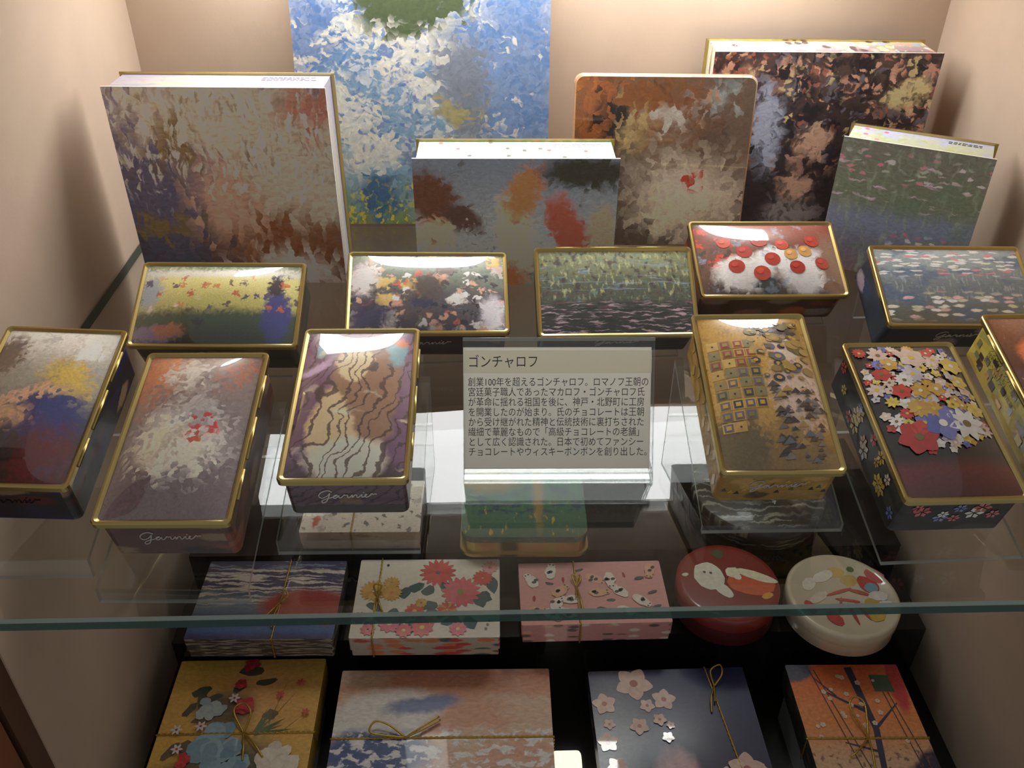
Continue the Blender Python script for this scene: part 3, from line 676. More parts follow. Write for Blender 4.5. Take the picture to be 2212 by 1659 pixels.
aN = art('picture_grey_blue_coral', [(0, (122, 138, 128)), (.22, (138, 150, 146)), (.25, (160, 166, 164)), (1, (122, 132, 146))],
         [bl(.08, .7, .13, .22, (104, 72, 56), .35, 20), bl(.1, .42, .1, .14, (206, 168, 140), .3), bl(.24, .55, .08, .12, (92, 72, 62), .3, 30), bl(.5, .4, .09, .34, (212, 178, 148), .35, 5), bl(.54, .74, .08, .2, (190, 122, 78), .35, -12), bl(.76, .46, .09, .26, (200, 92, 74), .25, 14), bl(.84, .9, .22, .12, (62, 62, 54), .35),
          bl(.93, .4, .07, .24, (172, 156, 130), .4), bl(.46, .06, .09, .12, (176, 108, 74), .5), ('c', 22, 16, [(90, 80, 70), (222, 190, 180)], .14, .8, (.2, .6, .1), (.24, .4, .05)), ('n', 9, 7, (74, 62, 54), .6, .72, .6)], warp=.06, seed=43, dab=(40, 26, .03), asp=1.45, rough=.55, gain=2.7)
aO = art('picture_brown_cream', [(0, (98, 80, 66)), (.4, (116, 98, 84)), (1, (124, 104, 88))],
         [bl(.35, .84, .4, .2, (150, 96, 56), .6), bl(.1, .85, .12, .3, (176, 108, 66), .6), bl(.68, .3, .3, .24, (220, 206, 186), .7, -6), bl(.62, .2, .2, .1, (232, 214, 180), .8), bl(.3, .72, .1, .13, (196, 172, 122), .6), bl(.2, .74, .06, .16, (52, 46, 44), .6), bl(.55, .78, .1, .08, (206, 200, 190), .6), bl(.78, .9, .1, .08, (170, 178, 176), .6),
          bl(.72, .4, .05, .035, (190, 70, 54), .6), ('n', 10, 4, (206, 134, 70), .56, .72, .7, (.6, 1.1, .1)), ('n', 6, 4, (70, 56, 48), .52, .72, .6)], warp=.08, seed=44, dab=(30, 22, .07), asp=1.0, rough=.4, coat=.2, gain=1.5)
aP = art('picture_dark_crowd_colours', [(0, (52, 44, 50)), (.5, (60, 52, 54)), (1, (88, 72, 68))],
         [('c', 11, 9, [(46, 40, 50), (196, 152, 132), (66, 56, 60), (112, 108, 118), (40, 36, 44), (150, 112, 98)], .42, .9, (.35, 1.1, .1)), ('c', 24, 19, [(214, 168, 144), (60, 50, 54), (206, 190, 146), (168, 106, 90), (112, 106, 122)], .36, .9, (.55, 1.1, .1)),
          bl(.28, .58, .07, .24, (168, 180, 206), .4, 6), bl(.5, .5, .07, .1, (206, 168, 146), .4), bl(.46, .24, .07, .09, (196, 160, 140), .5), bl(.88, .78, .1, .08, (214, 198, 150), .3, 12), bl(.46, .06, .12, .1, (150, 140, 142), .5), ('n', 16, 11, (40, 34, 38), .5, .66, .75)], warp=.06, seed=45, dab=(36, 28, .03), asp=1.25, **MAT_)
aQ = art('picture_dark_pond', [(0, (116, 92, 96)), (.2, (102, 100, 112)), (.42, (110, 118, 138)), (.6, (102, 110, 92)), (1, (104, 104, 96))],
         [('n', 24, 5, (128, 140, 122), .5, .7, .7), ('n', 5, 26, (186, 168, 182), .58, .68, .8, (.55, .95, .06)), ('c', 11, 24, [(206, 186, 196), (196, 120, 140), (150, 160, 150)], .26, .9, (.72, .92, .04)), ('c', 12, 22, [(206, 206, 222), (206, 90, 120), (226, 206, 210), (160, 170, 200)], .3, .9, (.16, .36, .05), (.5, 1.1, .1)), ('n', 4, 4, (92, 110, 90), .5, .66, .5)], seed=46, asp=1.0, warp=.05, rough=.55, gain=2.4)
tL = art('edge_lavender', [(0, (236, 226, 226)), (1, (214, 206, 228))], [bl(.45, .4, .3, .5, (250, 240, 214), .5), ('n', 14, 2, (226, 190, 170), .58, .7, .6), ('n', 4, 2, (196, 202, 232), .5, .66, .7)], seed=51, asp=4, rough=.5, gain=.6)
tN = art('edge_pale_mint', [(0, (226, 234, 222)), (.4, (222, 232, 220)), (1, (176, 196, 184))], [('n', 30, 6, (236, 240, 230), .5, .62, .7), ('c', 11, 2.5, [(206, 110, 90), (236, 190, 180), (120, 120, 90)], .13, .9)], seed=52, asp=5, rough=.5, gain=.62)
tP = art('edge_lively', [(0, (120, 96, 96)), (.5, (170, 150, 150)), (1, (206, 206, 170))], [('c', 26, 4, [(240, 226, 222), (96, 72, 76), (170, 190, 220), (226, 176, 160), (230, 226, 160)], .5, .95), ('n', 40, 5, (250, 246, 240), .58, .68, .8)], seed=53, asp=5, rough=.5)
tQ = art('edge_pale_pond', [(0, (206, 214, 170)), (.5, (214, 220, 190)), (1, (214, 214, 240))], [('n', 8, 3, (196, 206, 120), .5, .64, .7), ('n', 6, 2, (206, 210, 246), .5, .62, .8), ('c', 14, 4, [(226, 120, 150), (240, 232, 240)], .26, .9, (.2, 1.1, .1), (-.1, .35, .1))], seed=54, asp=5, rough=.5, gain=.75)
tO = art('edge_orange_brown', [(0, (206, 160, 120)), (1, (206, 150, 106))], [('n', 9, 1, (96, 76, 70), .52, .62, .8), ('n', 5, 1, (220, 206, 190), .55, .65, .8)], seed=55, asp=5, rough=.4, coat=.3)

def print_lines(b, x, y, z, w, n, mat, step=.028):
    R = rnd(int(w * 1000) + n)
    for k in range(n):
        xx = x; end = x + w * R.uniform(.75, 1)
        while xx < end:
            l = R.uniform(.014, .04); b.add([(xx, y - k * step, z), (xx + l, y - k * step, z), (xx + l, y - k * step + .012, z), (xx, y - k * step + .012, z)], [(0, 1, 2, 3)], mat); xx += l + .008
def gift_box(name, X, Y, yaw, w, h, t, face, edge, label, ink, printed=True, lines=3):
    """book-shaped box: front board, box body set in a little, back board with gilt edge; origin at bottom front middle"""
    mw = Matrix.Translation(W(X, Y, ZG + .001)) @ Matrix.Rotation(yaw, 4, 'Z')
    r = thing(name, mw, label, 'box', 'large picture boxes at the back of the shelf')
    bt = .014
    b = MB(); b.box(-w / 2, w / 2, 0, bt, 0, h, M['paper'], front=face); b.build('front_cover', r)
    b = MB(); b.box(-w / 2 + .024, w / 2 - .024, bt, t - bt, .006, h - .018, edge); b.build('box_body', r)
    b = MB(); b.box(-w / 2, w / 2, t - bt, t, 0, h - .002, M['gold']); b.build('back_cover', r)
    if printed:
        b = MB(); print_lines(b, w * .18, t - .075, h - .0165, w * .26, lines, ink); b.build('fine_print', r)
    return r
gift_box('gift_box', -1.732, 5.816, -.033, 1.437, 1.405, .347, aL, tL, 'large violet, cream and brown box standing upright against the left side', M['blue_ink'])
gift_box('gift_box', .21, 5.736, -.016, 1.392, .953, .39, aN, tN, 'grey-blue box with coral and a pale mint top edge, standing in the middle', M['white'])
gift_box('gift_box', 2.56, 6.75, -.034, 1.695, 1.37, .394, aP, tP, 'large dark box mottled with flesh and straw colours at the back right corner', M['white'], False)
gift_box('gift_box', 2.941, 5.806, -.486, .978, .991, .338, aQ, tQ, 'dark green-grey box set at an angle by the right wall', M['ink'], lines=2)
# leaning rounded tin with a brown picture
th = .136; ca, sa = math.cos(th), math.sin(th)
w_, h_, t_ = 1.315, 1.27, .18
mw = Matrix.Translation(W(1.305, 6.3, ZG)) @ Matrix.Rotation(-.04, 4, 'Z') @ Matrix.Rotation(-th, 4, 'X')
mw = Matrix.Translation((0, 0, t_ * sa * U + .0006)) @ mw
r = thing('flat_tin', mw, 'large brown tin with rounded corners and cream patch, leaning in front of the dark box', 'tin')
# local frame: x right, y into the tin, z up; outline drawn in x-z and swept along y
def slab(ol, ya, yb, mat, face=None):
    b = MB(); n = len(ol); xs = [p[0] for p in ol]; zs = [p[1] for p in ol]
    uv = [((p[0] - min(xs)) / (max(xs) - min(xs)), (p[1] - min(zs)) / (max(zs) - min(zs))) for p in ol]
    rim = rrect_in(ol, .012)
    b.add([(p[0], ya + .012, p[1]) for p in ol] + [(p[0], ya, p[1]) for p in rim], [(i, (i + 1) % n, n + (i + 1) % n, n + i) for i in range(n)], mat, uv + uv)
    b.add([(p[0], ya, p[1]) for p in rim], [tuple(range(n))], face or mat, uv)
    b.add([(p[0], yb, p[1]) for p in reversed(ol)], [tuple(range(n))], mat)
    vs = []; uvs = []
    for i in range(n + 1):
        p = ol[i % n]; vs += [(p[0], ya + .012, p[1]), (p[0], yb, p[1])]; uvs += [(i / n * 4, 0), (i / n * 4, 1)]
    b.add(vs, [(2 * i, 2 * i + 1, 2 * i + 3, 2 * i + 2) for i in range(n)], mat, uvs)
    return b
def rrect_in(ol, d):
    cx_ = sum(p[0] for p in ol) / len(ol); cz_ = sum(p[1] for p in ol) / len(ol)
    W_ = max(p[0] for p in ol) - cx_; H_ = max(p[1] for p in ol) - cz_
    return [(cx_ + (p[0] - cx_) * (1 - d / W_), cz_ + (p[1] - cz_) * (1 - d / H_)) for p in ol]
slab(rrect(w_, h_, .06, 6, 0, h_ / 2), 0, .075, tO, aO).build('lid', r)
slab(rrect(w_ - .03, h_ - .03, .055, 6, 0, h_ / 2), .075, t_, tO).build('tin_body', r)
# poster board leaning at the back wall
th = .2
mw = Matrix.Translation(W(-.474, 6.77, ZG + .012)) @ Matrix.Rotation(-.017, 4, 'Z') @ Matrix.Rotation(-th, 4, 'X')
b = MB(); b.box(-.975, .975, 0, .03, 0, 2.1, M['paper'], front=aM)
po = b.build('picture_board', None, mw)
tag(po, 'tall blue sky-coloured picture board leaning on the back wall', 'picture')

# ---------------------------------------------------------------- sign
SX, SY, SW, SH, SL = .369, 3.570, 1.0, .75, math.radians(28)
mwS = Matrix.Translation(W(SX, SY, ZG + .0015)) @ Matrix.Rotation(-.017, 4, 'Z')
sgn = thing('sign_holder', mwS, 'clear slanted acrylic holder carrying the white text card', 'sign holder')
cs_, sn_ = math.cos(SL), math.sin(SL)
def sheet(b, x0, x1, prof, mat, edge):
    """bent sheet: closed profile of (y, z) points; first half outer, second half inner"""
    n = len(prof)
    for i in range(n):
        p, q_ = prof[i], prof[(i + 1) % n]
        e = math.hypot(q_[0] - p[0], q_[1] - p[1]) < .03
        b.add([(x0, *p), (x1, *p), (x1, *q_), (x0, *q_)], [(0, 1, 2, 3)], edge if e else mat)
    h2 = n // 2
    for x in (x0, x1):
        for k in range(h2 - 1): b.add([(x, *prof[k]), (x, *prof[k + 1]), (x, *prof[n - 2 - k]), (x, *prof[n - 1 - k])], [(0, 1, 2, 3)], edge)
pt = lambda d, s: (d * cs_ + s * sn_, s * cs_ - d * sn_)       # d behind the front face, s along the slope
b = MB(); o_ = .03
front = [pt(0, .045), pt(0, SH)]; frontb = [pt(.014, .045), pt(.014, SH)]
sheet(b, -SW / 2, SW / 2, front + frontb[::-1], M['acrylic'], M['acrylic_edge']); b.build('front_panel', sgn)
b = MB()
sheet(b, -SW / 2, SW / 2, [pt(.022, .045), pt(.022, SH), pt(.036, SH), pt(.036, .045)], M['acrylic'], M['acrylic_edge']); b.build('back_panel', sgn)
b = MB(); sheet(b, -SW / 2, SW / 2, [pt(-.002, SH), pt(-.002, SH + .016), pt(.038, SH + .016), pt(.038, SH)], M['acrylic_edge'], M['acrylic_edge']); b.build('top_fold', sgn)
b = MB(); sheet(b, -SW / 2, SW / 2, [(-.01, 0), (.02, .05), (.05, .05), (.42, .016), (.42, 0), (.2, 0)], M['acrylic'], M['acrylic_edge']); b.build('base', sgn)
# card with its title strip and print
mwC = mwS @ Matrix.Translation(Vector((-.004 * U, 0, 0))) @ Matrix(((1, 0, 0, 0), (0, sn_, -cs_, pt(.0205, 0)[0] * U), (0, cs_, sn_, pt(.0205, 0)[1] * U), (0, 0, 0, 1)))
card = MB(); ch_ = SH - .105
card.box(-.495, .488, .07, .07 + ch_, 0, .003, M['thin_paper'])
cd = card.build('text_card', None, mwC)
tag(cd, 'white card printed with black Japanese text in the clear holder', 'card')
st = MB(); st.box(-.49, .49, .07 + ch_ - .135, .07 + ch_ - .016, .0034, .0052, M['thin_paper']); sto = st.build('title_strip', cd)
LINES = '創業100年を超えるゴンチャロフ。ロマノフ王朝の\n宮廷菓子職人であったマカロフ・ゴンチャロフ氏\nが革命に揺れる祖国を後に、神戸・北野町に工房\nを開業したのが始まり。氏のチョコレートは王朝\nから受け継がれた精神と伝統技術に裏打ちされた\n繊細で華麗なもので「高級チョコレートの老舗」\nとして広く認識された。日本で初めてファンシー\nチョコレートやウィスキーボンボンを創り出した。'
FS = .0515
tt = text_mesh('title_text', 'ゴンチャロフ', .072 * U, M['ink'], sto, Matrix.Translation((-.472 * U, (.07 + ch_ - .1) * U, .0056 * U)), xs=.86)
for k, ln in enumerate(LINES.split('\n')):
    pass
tx = text_mesh('body_text', LINES, FS * U, M['ink'], cd, Matrix.Translation((-.472 * U, (.07 + ch_ - .2) * U, .0034 * U)), linegap=1.03, xs=.82)

# ---------------------------------------------------------------- lower level
rs = thing('display_riser', Matrix.Translation(W(.45, 5.6, ZF)), 'stepped black riser under the rear rows on the lower level', 'riser')
b = MB(); b.box(-2.95, 3.05, -.94, -.25, 0, .79 - .002, M['black']); b.build('lower_step', rs)
b = MB(); b.box(-2.95, 3.05, -.25, 1.2, 0, 1.04 - .002, M['black']); b.build('upper_step', rs)
def clear_block(X, Y, w, d, h, label):
    b = MB()
    b.box(-w / 2, w / 2, -d / 2, d / 2, 0, h, M['acrylic_edge'], top=M['acrylic'])
    o = b.build('acrylic_riser', None, Matrix.Translation(W(X, Y, ZF + .001)))
    tag(o, label, 'display stand', 'clear risers under the front boxes'); return o
def cord_box(name, X, Y, z0, yaw, w, d, h, top, side, label, cord=None, bow=None, decals=None, group='flat gift boxes on the lower level', lidh=.65):
    mw = Matrix.Translation(W(X, Y, z0 + .002)) @ Matrix.Rotation(yaw, 4, 'Z')
    r = thing(name, mw, label, 'box', group)
    b = MB(); b.prism(rrect(w - .02, d - .02, .008, 2), 0, h * .5, side); b.build('box_base', r)
    b = MB(); b.prism(rrect(w, d, .012, 2), h * (1 - lidh), h, side, top=top)
    z = lambda x, y: h
    if decals: decals(b, w, d, h, z)
    b.build('box_lid', r)
    if cord:
        b = MB(); e = .006; rr = .0065; ax, p = cord
        hw, hd = w / 2 + e, d / 2 + e
        if ax == 'x': ring = [(-hw, p, -.0), (-hw, p, h + e), (hw, p, h + e), (hw, p, .0)]
        elif ax == 'y': ring = [(p, -hd, 0), (p, -hd, h + e), (p, hd, h + e), (p, hd, 0)]
        else: (xa, xb) = p; ring = [(xa, -hd, 0), (xa, -hd, h + e), (xb, hd, h + e), (xb, hd, 0)]
        def tw(r1, ph):
            pts = []
            for i in range(len(ring) - 1):
                A, B = Vector(ring[i]), Vector(ring[i + 1]); n = max(2, int((B - A).length / .012))
                for k in range(n):
                    q_ = A.lerp(B, k / n); a = ph + (len(pts)) * .9
                    pts.append(q_ + Vector((math.cos(a), math.sin(a), math.sin(a))) * r1)
            pts.append(Vector(ring[-1])); return pts
        b.tube(tw(.0035, 0), .005, M['cord'], 5); b.tube(tw(.0035, PI), .005, M['cord'], 5)
        co = b.build('cord', r)
        if bow:
            bb = MB()
            for path in bow: bb.tube(spline([(p_[0], p_[1], h + .012 + (p_[2] if len(p_) > 2 else 0)) for p_ in path], 6), .0075, M['cord'], 6)
            bb.build('bow', co)
    return r
LO = dict(rough=.45, coat=.15)
tR = art('lid_navy_red', [(0, (62, 62, 92)), (.12, (74, 106, 158)), (.25, (76, 84, 120)), (.4, (110, 132, 150)), (.7, (66, 64, 92)), (1, (62, 60, 88))],
         [('n', 3, 26, (214, 202, 192), .47, .55, .95, (.42, .9, .06)), bl(.74, .44, .3, .17, (164, 62, 52), .25, 8), bl(.92, .36, .14, .18, (158, 58, 50), .3), ('n', 4, 22, (120, 150, 180), .55, .62, .8, (.85, 1.2, .05))], seed=61, warp=.04, asp=1.4, **LO)
sR = art('wrap_navy', [(0, (62, 56, 56)), (1, (70, 64, 64))], [('n', 6, 9, (170, 158, 140), .48, .58, .8)], seed=62, **LO)
tS = art('lid_ivory', [(0, (222, 214, 196)), (1, (228, 220, 202))], [], seed=63, stroke=(30, 30, .05), **LO)
sS = art('wrap_red_green', [(0, (176, 166, 148)), (1, (186, 176, 160))], [('c', 7, 3, [(196, 58, 58), (58, 84, 80), (190, 60, 56), (62, 88, 82), (210, 120, 70)], .5, .95)], seed=64, warp=.1, **LO)
tT = art('lid_pink', [(0, (222, 160, 152)), (1, (216, 158, 152))], [], seed=65, stroke=(30, 30, .05), **LO)
sT = art('wrap_pink', [(0, (204, 146, 140)), (1, (206, 150, 144))], [('c', 7, 2.5, [(226, 214, 202), (90, 86, 84), (222, 168, 140)], .32, .9)], seed=66, warp=.05, **LO)
tW = art('lid_ochre', [(0, (206, 166, 70)), (.6, (216, 168, 84)), (1, (218, 180, 84))], [bl(.6, .75, .3, .2, (222, 166, 100), .8), bl(.3, .2, .28, .14, (112, 96, 60), .5), bl(.55, .25, .26, .2, (76, 84, 64), .5), bl(.38, .66, .18, .12, (112, 96, 70), .5)], seed=67, warp=.05, asp=.9, **LO)
sW = art('wrap_ochre', [(0, (170, 138, 54)), (1, (182, 148, 60))], [], seed=68, **LO)
tX = art('lid_peach', [(0, (206, 160, 134)), (.6, (210, 156, 126)), (1, (206, 148, 118))], [('n', 1.4, 2.2, (214, 184, 156), .5, .62, .9), bl(.22, .66, .27, .19, (222, 214, 204), .2, 25), bl(.4, .74, .17, .06, (116, 126, 156), .4, 12), bl(.2, .4, .26, .16, (72, 86, 132), .25), ('n', 18, 20, (226, 222, 218), .5, .58, .95, (-.1, .56, .04)), ('n', 1, 1, (206, 150, 122), .5, .6, .2)], seed=69, warp=.05, asp=1.35, **LO)
sX = art('wrap_peach', [(0, (186, 140, 116)), (1, (196, 146, 120))], [], seed=70, **LO)
tY = art('lid_navy', [(0, (46, 48, 76)), (1, (50, 56, 92))], [bl(.12, .5, .16, .5, (120, 124, 130), .8), bl(.45, .2, .14, .24, (206, 164, 164), .3), bl(.12, .06, .3, .1, (206, 164, 162), .3), ('n', 2, 2, (64, 70, 104), .5, .7, .6)], seed=71, warp=.06, rough=.38, coat=.4, coat_rough=.2)  # soft grey patch at left is a glossy reflection put into the colour
sY = art('wrap_navy_plain', [(0, (42, 42, 62)), (1, (48, 48, 72))], [('c', 8, 3, [(190, 150, 150), (60, 50, 60), (160, 120, 124)], .25, .8)], seed=72, rough=.3, coat=.4)
tZ = art('lid_orange', [(0, (84, 92, 96)), (.12, (120, 116, 104)), (.3, (214, 176, 140)), (.6, (222, 140, 82)), (1, (222, 112, 70))], [bl(.08, .95, .16, .08, (96, 96, 108), .2, 12), bl(.92, .28, .26, .1, (56, 58, 76), .2, 25), bl(.75, .1, .3, .12, (60, 64, 84), .3), bl(.93, .86, .07, .2, (196, 66, 66), .25, -6), ('n', 22, 26, (130, 92, 76), .56, .64, .8, (.22, .44, .05)), ('n', 12, 12, (160, 152, 130), .56, .66, .7, (-.1, .24, .04))], seed=73, warp=.04, asp=.9, **LO)
sZ = art('wrap_dark_green', [(0, (44, 50, 44)), (1, (54, 58, 52))], [('n', 8, 4, (110, 100, 70), .56, .66, .7)], seed=74, **LO)
tAA = art('lid_sketch', [(0, (216, 204, 188)), (1, (222, 212, 196))], [('n', 16, 9, (92, 88, 84), .58, .66, .85), ('n', 5, 4, (150, 142, 132), .58, .68, .6), bl(.12, .2, .025, .12, (200, 110, 96), .4)], seed=75, warp=.08, asp=1.6, **LO)
sAA = art('wrap_sketch', [(0, (180, 158, 136)), (1, (190, 168, 146))], [('n', 5, 2, (140, 112, 96), .56, .66, .7)], seed=76, **LO)
tCC = art('lid_dark_streaks', [(0, (52, 50, 46)), (1, (60, 58, 54))], [('n', 3, 24, (156, 154, 138), .52, .62, .85), ('n', 2, 12, (40, 44, 56), .5, .6, .7)], seed=77, warp=.12, wscale=3, **LO)

def mums(b, w, d, h, z):
    R = rnd(3); k = 0
    def fl(u, v, r, cs, n, nr, ce=None):
        nonlocal k; k += 1; x, y = (u - .5) * w, (v - .5) * d
        if abs(x) + r > w / 2: x = math.copysign(w / 2 - r, x)
        if abs(y) + r > d / 2: y = math.copysign(d / 2 - r, y)
        flower(b, x, y, r, cs, z, .0015 + k * .00012, n, R.random(), nr, ce)
    for u, v in ((.34, .55), (.42, .62), (.5, .58), (.7, .52), (.62, .62), (.9, .5), (.86, .44), (.28, .3), (.2, .22), (.48, .2), (.4, .12), (.56, .28), (.66, .2), (.32, .12), (.12, .12), (.72, .12), (.8, .18), (.5, .4), (.14, .38), (.95, .66), (.56, .78)):
        blob(b, (u - .5) * w, (v - .5) * d, R.uniform(.05, .085), R.uniform(.035, .055), R.random() * 3, (64, 92, 88), z, .0012 + k * .0001, 10, .25, k, .2); k += 1
    rd, pk, ye = [(206, 74, 66), (214, 86, 74)], [(222, 110, 118), (214, 92, 104)], [(222, 176, 84), (214, 162, 70)]
    fl(.56, .88, .15, rd, 16, .16); fl(.73, .56, .16, pk, 16, .2, (150, 140, 80)); fl(.88, .74, .085, rd, 14, .22); fl(.93, .88, .07, [(226, 160, 160)], 12, .22, (170, 120, 90))
    fl(.12, .58, .11, ye, 18, .16); fl(.25, .55, .085, ye, 16, .18, (220, 130, 70)); fl(.24, .68, .07, ye, 14, .18); fl(.42, .32, .08, [(206, 70, 56), (214, 100, 60)], 12, .25, (220, 180, 90)); fl(.26, .17, .09, pk, 10, .3, (226, 196, 110)); fl(.48, .12, .09, rd, 10, .3, (226, 190, 100)); fl(.64, .34, .08, [(206, 80, 60), (214, 150, 90)], 14, .2); fl(.12, .1, .06, pk, 9, .3); fl(.54, .22, .05, ye, 10, .3, (200, 90, 60)); fl(.36, .08, .07, rd, 10, .3, (226, 190, 100)); fl(.05, .24, .06, pk, 10, .3); fl(.34, .24, .05, rd, 9, .3); fl(.72, .1, .07, pk, 10, .3, (226, 196, 110)); fl(.46, .42, .05, ye, 10, .3, (200, 90, 60))
    blob(b, -.3 * w, .42 * d, .012, .016, 0, (66, 56, 46), z, .002, 8)
    for q_ in range(3): blob(b, (.43 - q_ * .012) * w, (-.3 - q_ * .05) * d, .012, .016, 0, (120, 112, 100), z, .002, 8)
def cats(b, w, d, h, z):
    R = rnd(17); k = 0; put = []
    for i in range(700):
        u, v = R.uniform(-.42, .42) * w, R.uniform(-.36, .36) * d
        if any((u - a) ** 2 + (v - c_) ** 2 < .118 ** 2 for a, c_ in put): continue
        put.append((u, v)); k += 1; o = .0015 + k * .0004; a = R.uniform(0, 6)
        ty = R.random()
        if ty < .55:
            body = (232, 222, 208) if R.random() < .75 else (226, 176, 142)
            blob(b, u, v, .072, .046, a, body, z, o, 14, .12, k, .2)
            hx, hy = u + .068 * math.cos(a), v + .068 * math.sin(a)
            blob(b, hx, hy, .034, .03, 0, body, z, o + .0001, 10, .05, k, .2)
            for q_ in range(R.randrange(2, 4)): blob(b, u + R.uniform(-.035, .035), v + R.uniform(-.02, .02), 0.02, .015, R.random(), (76, 76, 74), z, o + .0002, 9, .1, q_, .2)
            for s in (-1, 1): blob(b, hx + .018 * math.cos(a + s * .9), hy + .018 * math.sin(a + s * .9), .009, .008, 0, (90, 86, 84), z, o + .0003, 6, 0, 0, .2)
        elif ty < .8: blob(b, u, v, .012, .03, R.uniform(-.2, .2), (168, 62, 70), z, o, 8, .1, k, .2)
        else: blob(b, u, v, .04, .014, R.uniform(-.4, .4), (84, 84, 84), z, o, 10, .2, k, .2)
def garden(b, w, d, h, z):
    R = rnd(23); k = 0
    P = lambda u, v: ((u - .5) * w, (v - .5) * d)
    for u, v, a in ((.5, .92, 0), (.45, .8, .6), (.62, .84, .2), (.44, .7, 1), (.3, .74, .4), (.24, .7, 2), (.2, .78, .3), (.16, .66, 1), (.26, .6, .2), (.7, .62, .1), (.12, .4, 1), (.2, .42, .4), (.26, .3, .9), (.14, .22, .3), (.4, .18, .2), (.6, .3, 1.2), (.72, .26, .6), (.66, .16, 0), (.8, .2, .5), (.08, .14, 1)):
        x, y = P(u, v); blob(b, x, y, R.uniform(.05, .09), R.uniform(.03, .05), a, R.choice([(84, 84, 64), (72, 84, 66), (104, 92, 66)]), z, .0012 + k * .00015, 11, .25, k, .2); k += 1
    for i in range(9):      # long leaves
        a = R.uniform(.1, 1.5); x, y = P(.62, .5); l = R.uniform(.2, .34)
        e = (x + l * math.cos(a), y + l * math.sin(a) * .8); n_ = (-math.sin(a) * .016, math.cos(a) * .016)
        b.fan([(x + n_[0], y + n_[1]), e, (x - n_[0], y - n_[1])], inkm((92, 112, 76), .2), z, .003 + i * .0002)
    def pom(u, v, r, c1, c2, n=3):
        nonlocal k
        r *= 1.3
        x, y = P(u, v)
        for q_ in range(n * 5):
            a, rr = R.uniform(0, 6.3), r * math.sqrt(R.random()) * .75; k += 1
            blob(b, x + rr * math.cos(a), y + rr * math.sin(a), r * .38, r * .3, R.random() * 3, c1 if q_ % 2 else c2, z, .005 + k * .00006, 9, .15, k, .2)
    pom(.38, .44, .16, (150, 176, 186), (128, 158, 172), 5); pom(.5, .3, .12, (140, 168, 180), (120, 150, 168), 4); pom(.3, .66, .09, (176, 186, 184), (160, 174, 178))
    pom(.8, .32, .13, (224, 212, 192), (212, 198, 178), 5); pom(.5, .12, .13, (222, 212, 194), (206, 196, 178), 5)
    for u, v, r in ((.5, .95, .05), (.52, .68, .065), (.46, .82, .035), (.2, .34, .05), (.1, .2, .05), (.15, .14, .05), (.3, .2, .04)): pom(u, v, r, (204, 66, 70), (190, 54, 60), 3)
    for u, v in ((.12, .52), (.27, .54), (.16, .4), (.44, .72)): k += 1; flower(b, *P(u, v), .045, [(222, 206, 206)], z, .012 + k * .00006, 6, 0, .22, (150, 70, 70))
    for u, v in ((.74, .74), (.86, .82), (.93, .62)): k += 1; flower(b, *P(u, v), .035, [(206, 96, 72)], z, .012 + k * .00006, 6, .3, .25)
    for u, v, u2, v2 in ((.7, .56, .78, .9), (.72, .6, .86, .8), (.78, .5, .92, .62)):
        x, y = P(u, v); x2, y2 = P(u2, v2); b.fan([(x - .004, y), (x2, y2), (x + .004, y)], inkm((150, 130, 60), .2), z, .002)
def blossoms(b, w, d, h, z):
    R = rnd(41); k = 0
    pk = [(232, 204, 186), (226, 192, 176)]
    for u, v, r in ((.28, .9, .11), (.45, .78, .07), (.34, .74, .045), (.05, .76, .07), (.09, .62, .035), (.06, .5, .06), (.27, .6, .055), (.4, .64, .04), (.46, .6, .025), (.43, .52, .035), (.1, .34, .06), (.85, .3, .1), (.72, .27, .05), (.95, .26, .05), (.78, .2, .08)):
        r *= 1.35; x, y = (u - .5) * w, (v - .5) * d; x = max(-w / 2 + r, min(w / 2 - r, x)); k += 1
        flower(b, x, y, r, pk, z, .002 + k * .0008, 5, R.random() * 6, .40, (190, 120, 110))
def branch(b, w, d, h, z):
    R = rnd(47)
    P = lambda u, v: ((u - .5) * w, (v - .5) * d)
    def seg(u, v, u2, v2, w1, w2, col, o):
        x, y = P(u, v); x2, y2 = P(u2, v2); a = math.atan2(y2 - y, x2 - x); nx, ny = -math.sin(a), math.cos(a)
        b.fan([(x + nx * w1, y + ny * w1), (x - nx * w1, y - ny * w1), (x2 - nx * w2, y2 - ny * w2), (x2 + nx * w2, y2 + ny * w2)], inkm(col, .2), z, o)
    dk = (58, 60, 84)
    seg(.55, .98, .6, .55, .03, .024, dk, .002); seg(.6, .55, .52, .2, .024, .02, dk, .0023); seg(.58, .66, .28, .8, .014, .006, dk, .0026); seg(.36, .77, .22, .9, .008, .003, dk, .0029); seg(.6, .55, .86, .72, .012, .004, dk, .003); seg(.56, .4, .3, .46, .01, .004, dk, .0031)
    for u, v, u2, v2 in ((.2, .96, .42, .1), (.24, .96, .5, .1), (.78, .8, .86, .3), (.82, .8, .92, .3)): seg(u, v, u2, v2, .004, .004, (96, 70, 62), .0034)
    for i in range(22):
        u, v = R.uniform(.1, .85), R.uniform(.45, .92); k = i * .00008
        flower(b, *P(u, v), R.uniform(.014, .024), [(226, 200, 176)], z, .004 + k, 5, R.random() * 6, .5)
    x, y = P(.8, .86); b.fan([(x - .075, y - .07), (x + .075, y - .075), (x + .07, y + .075), (x - .078, y + .08)], inkm((70, 100, 74), .2), z, .003)

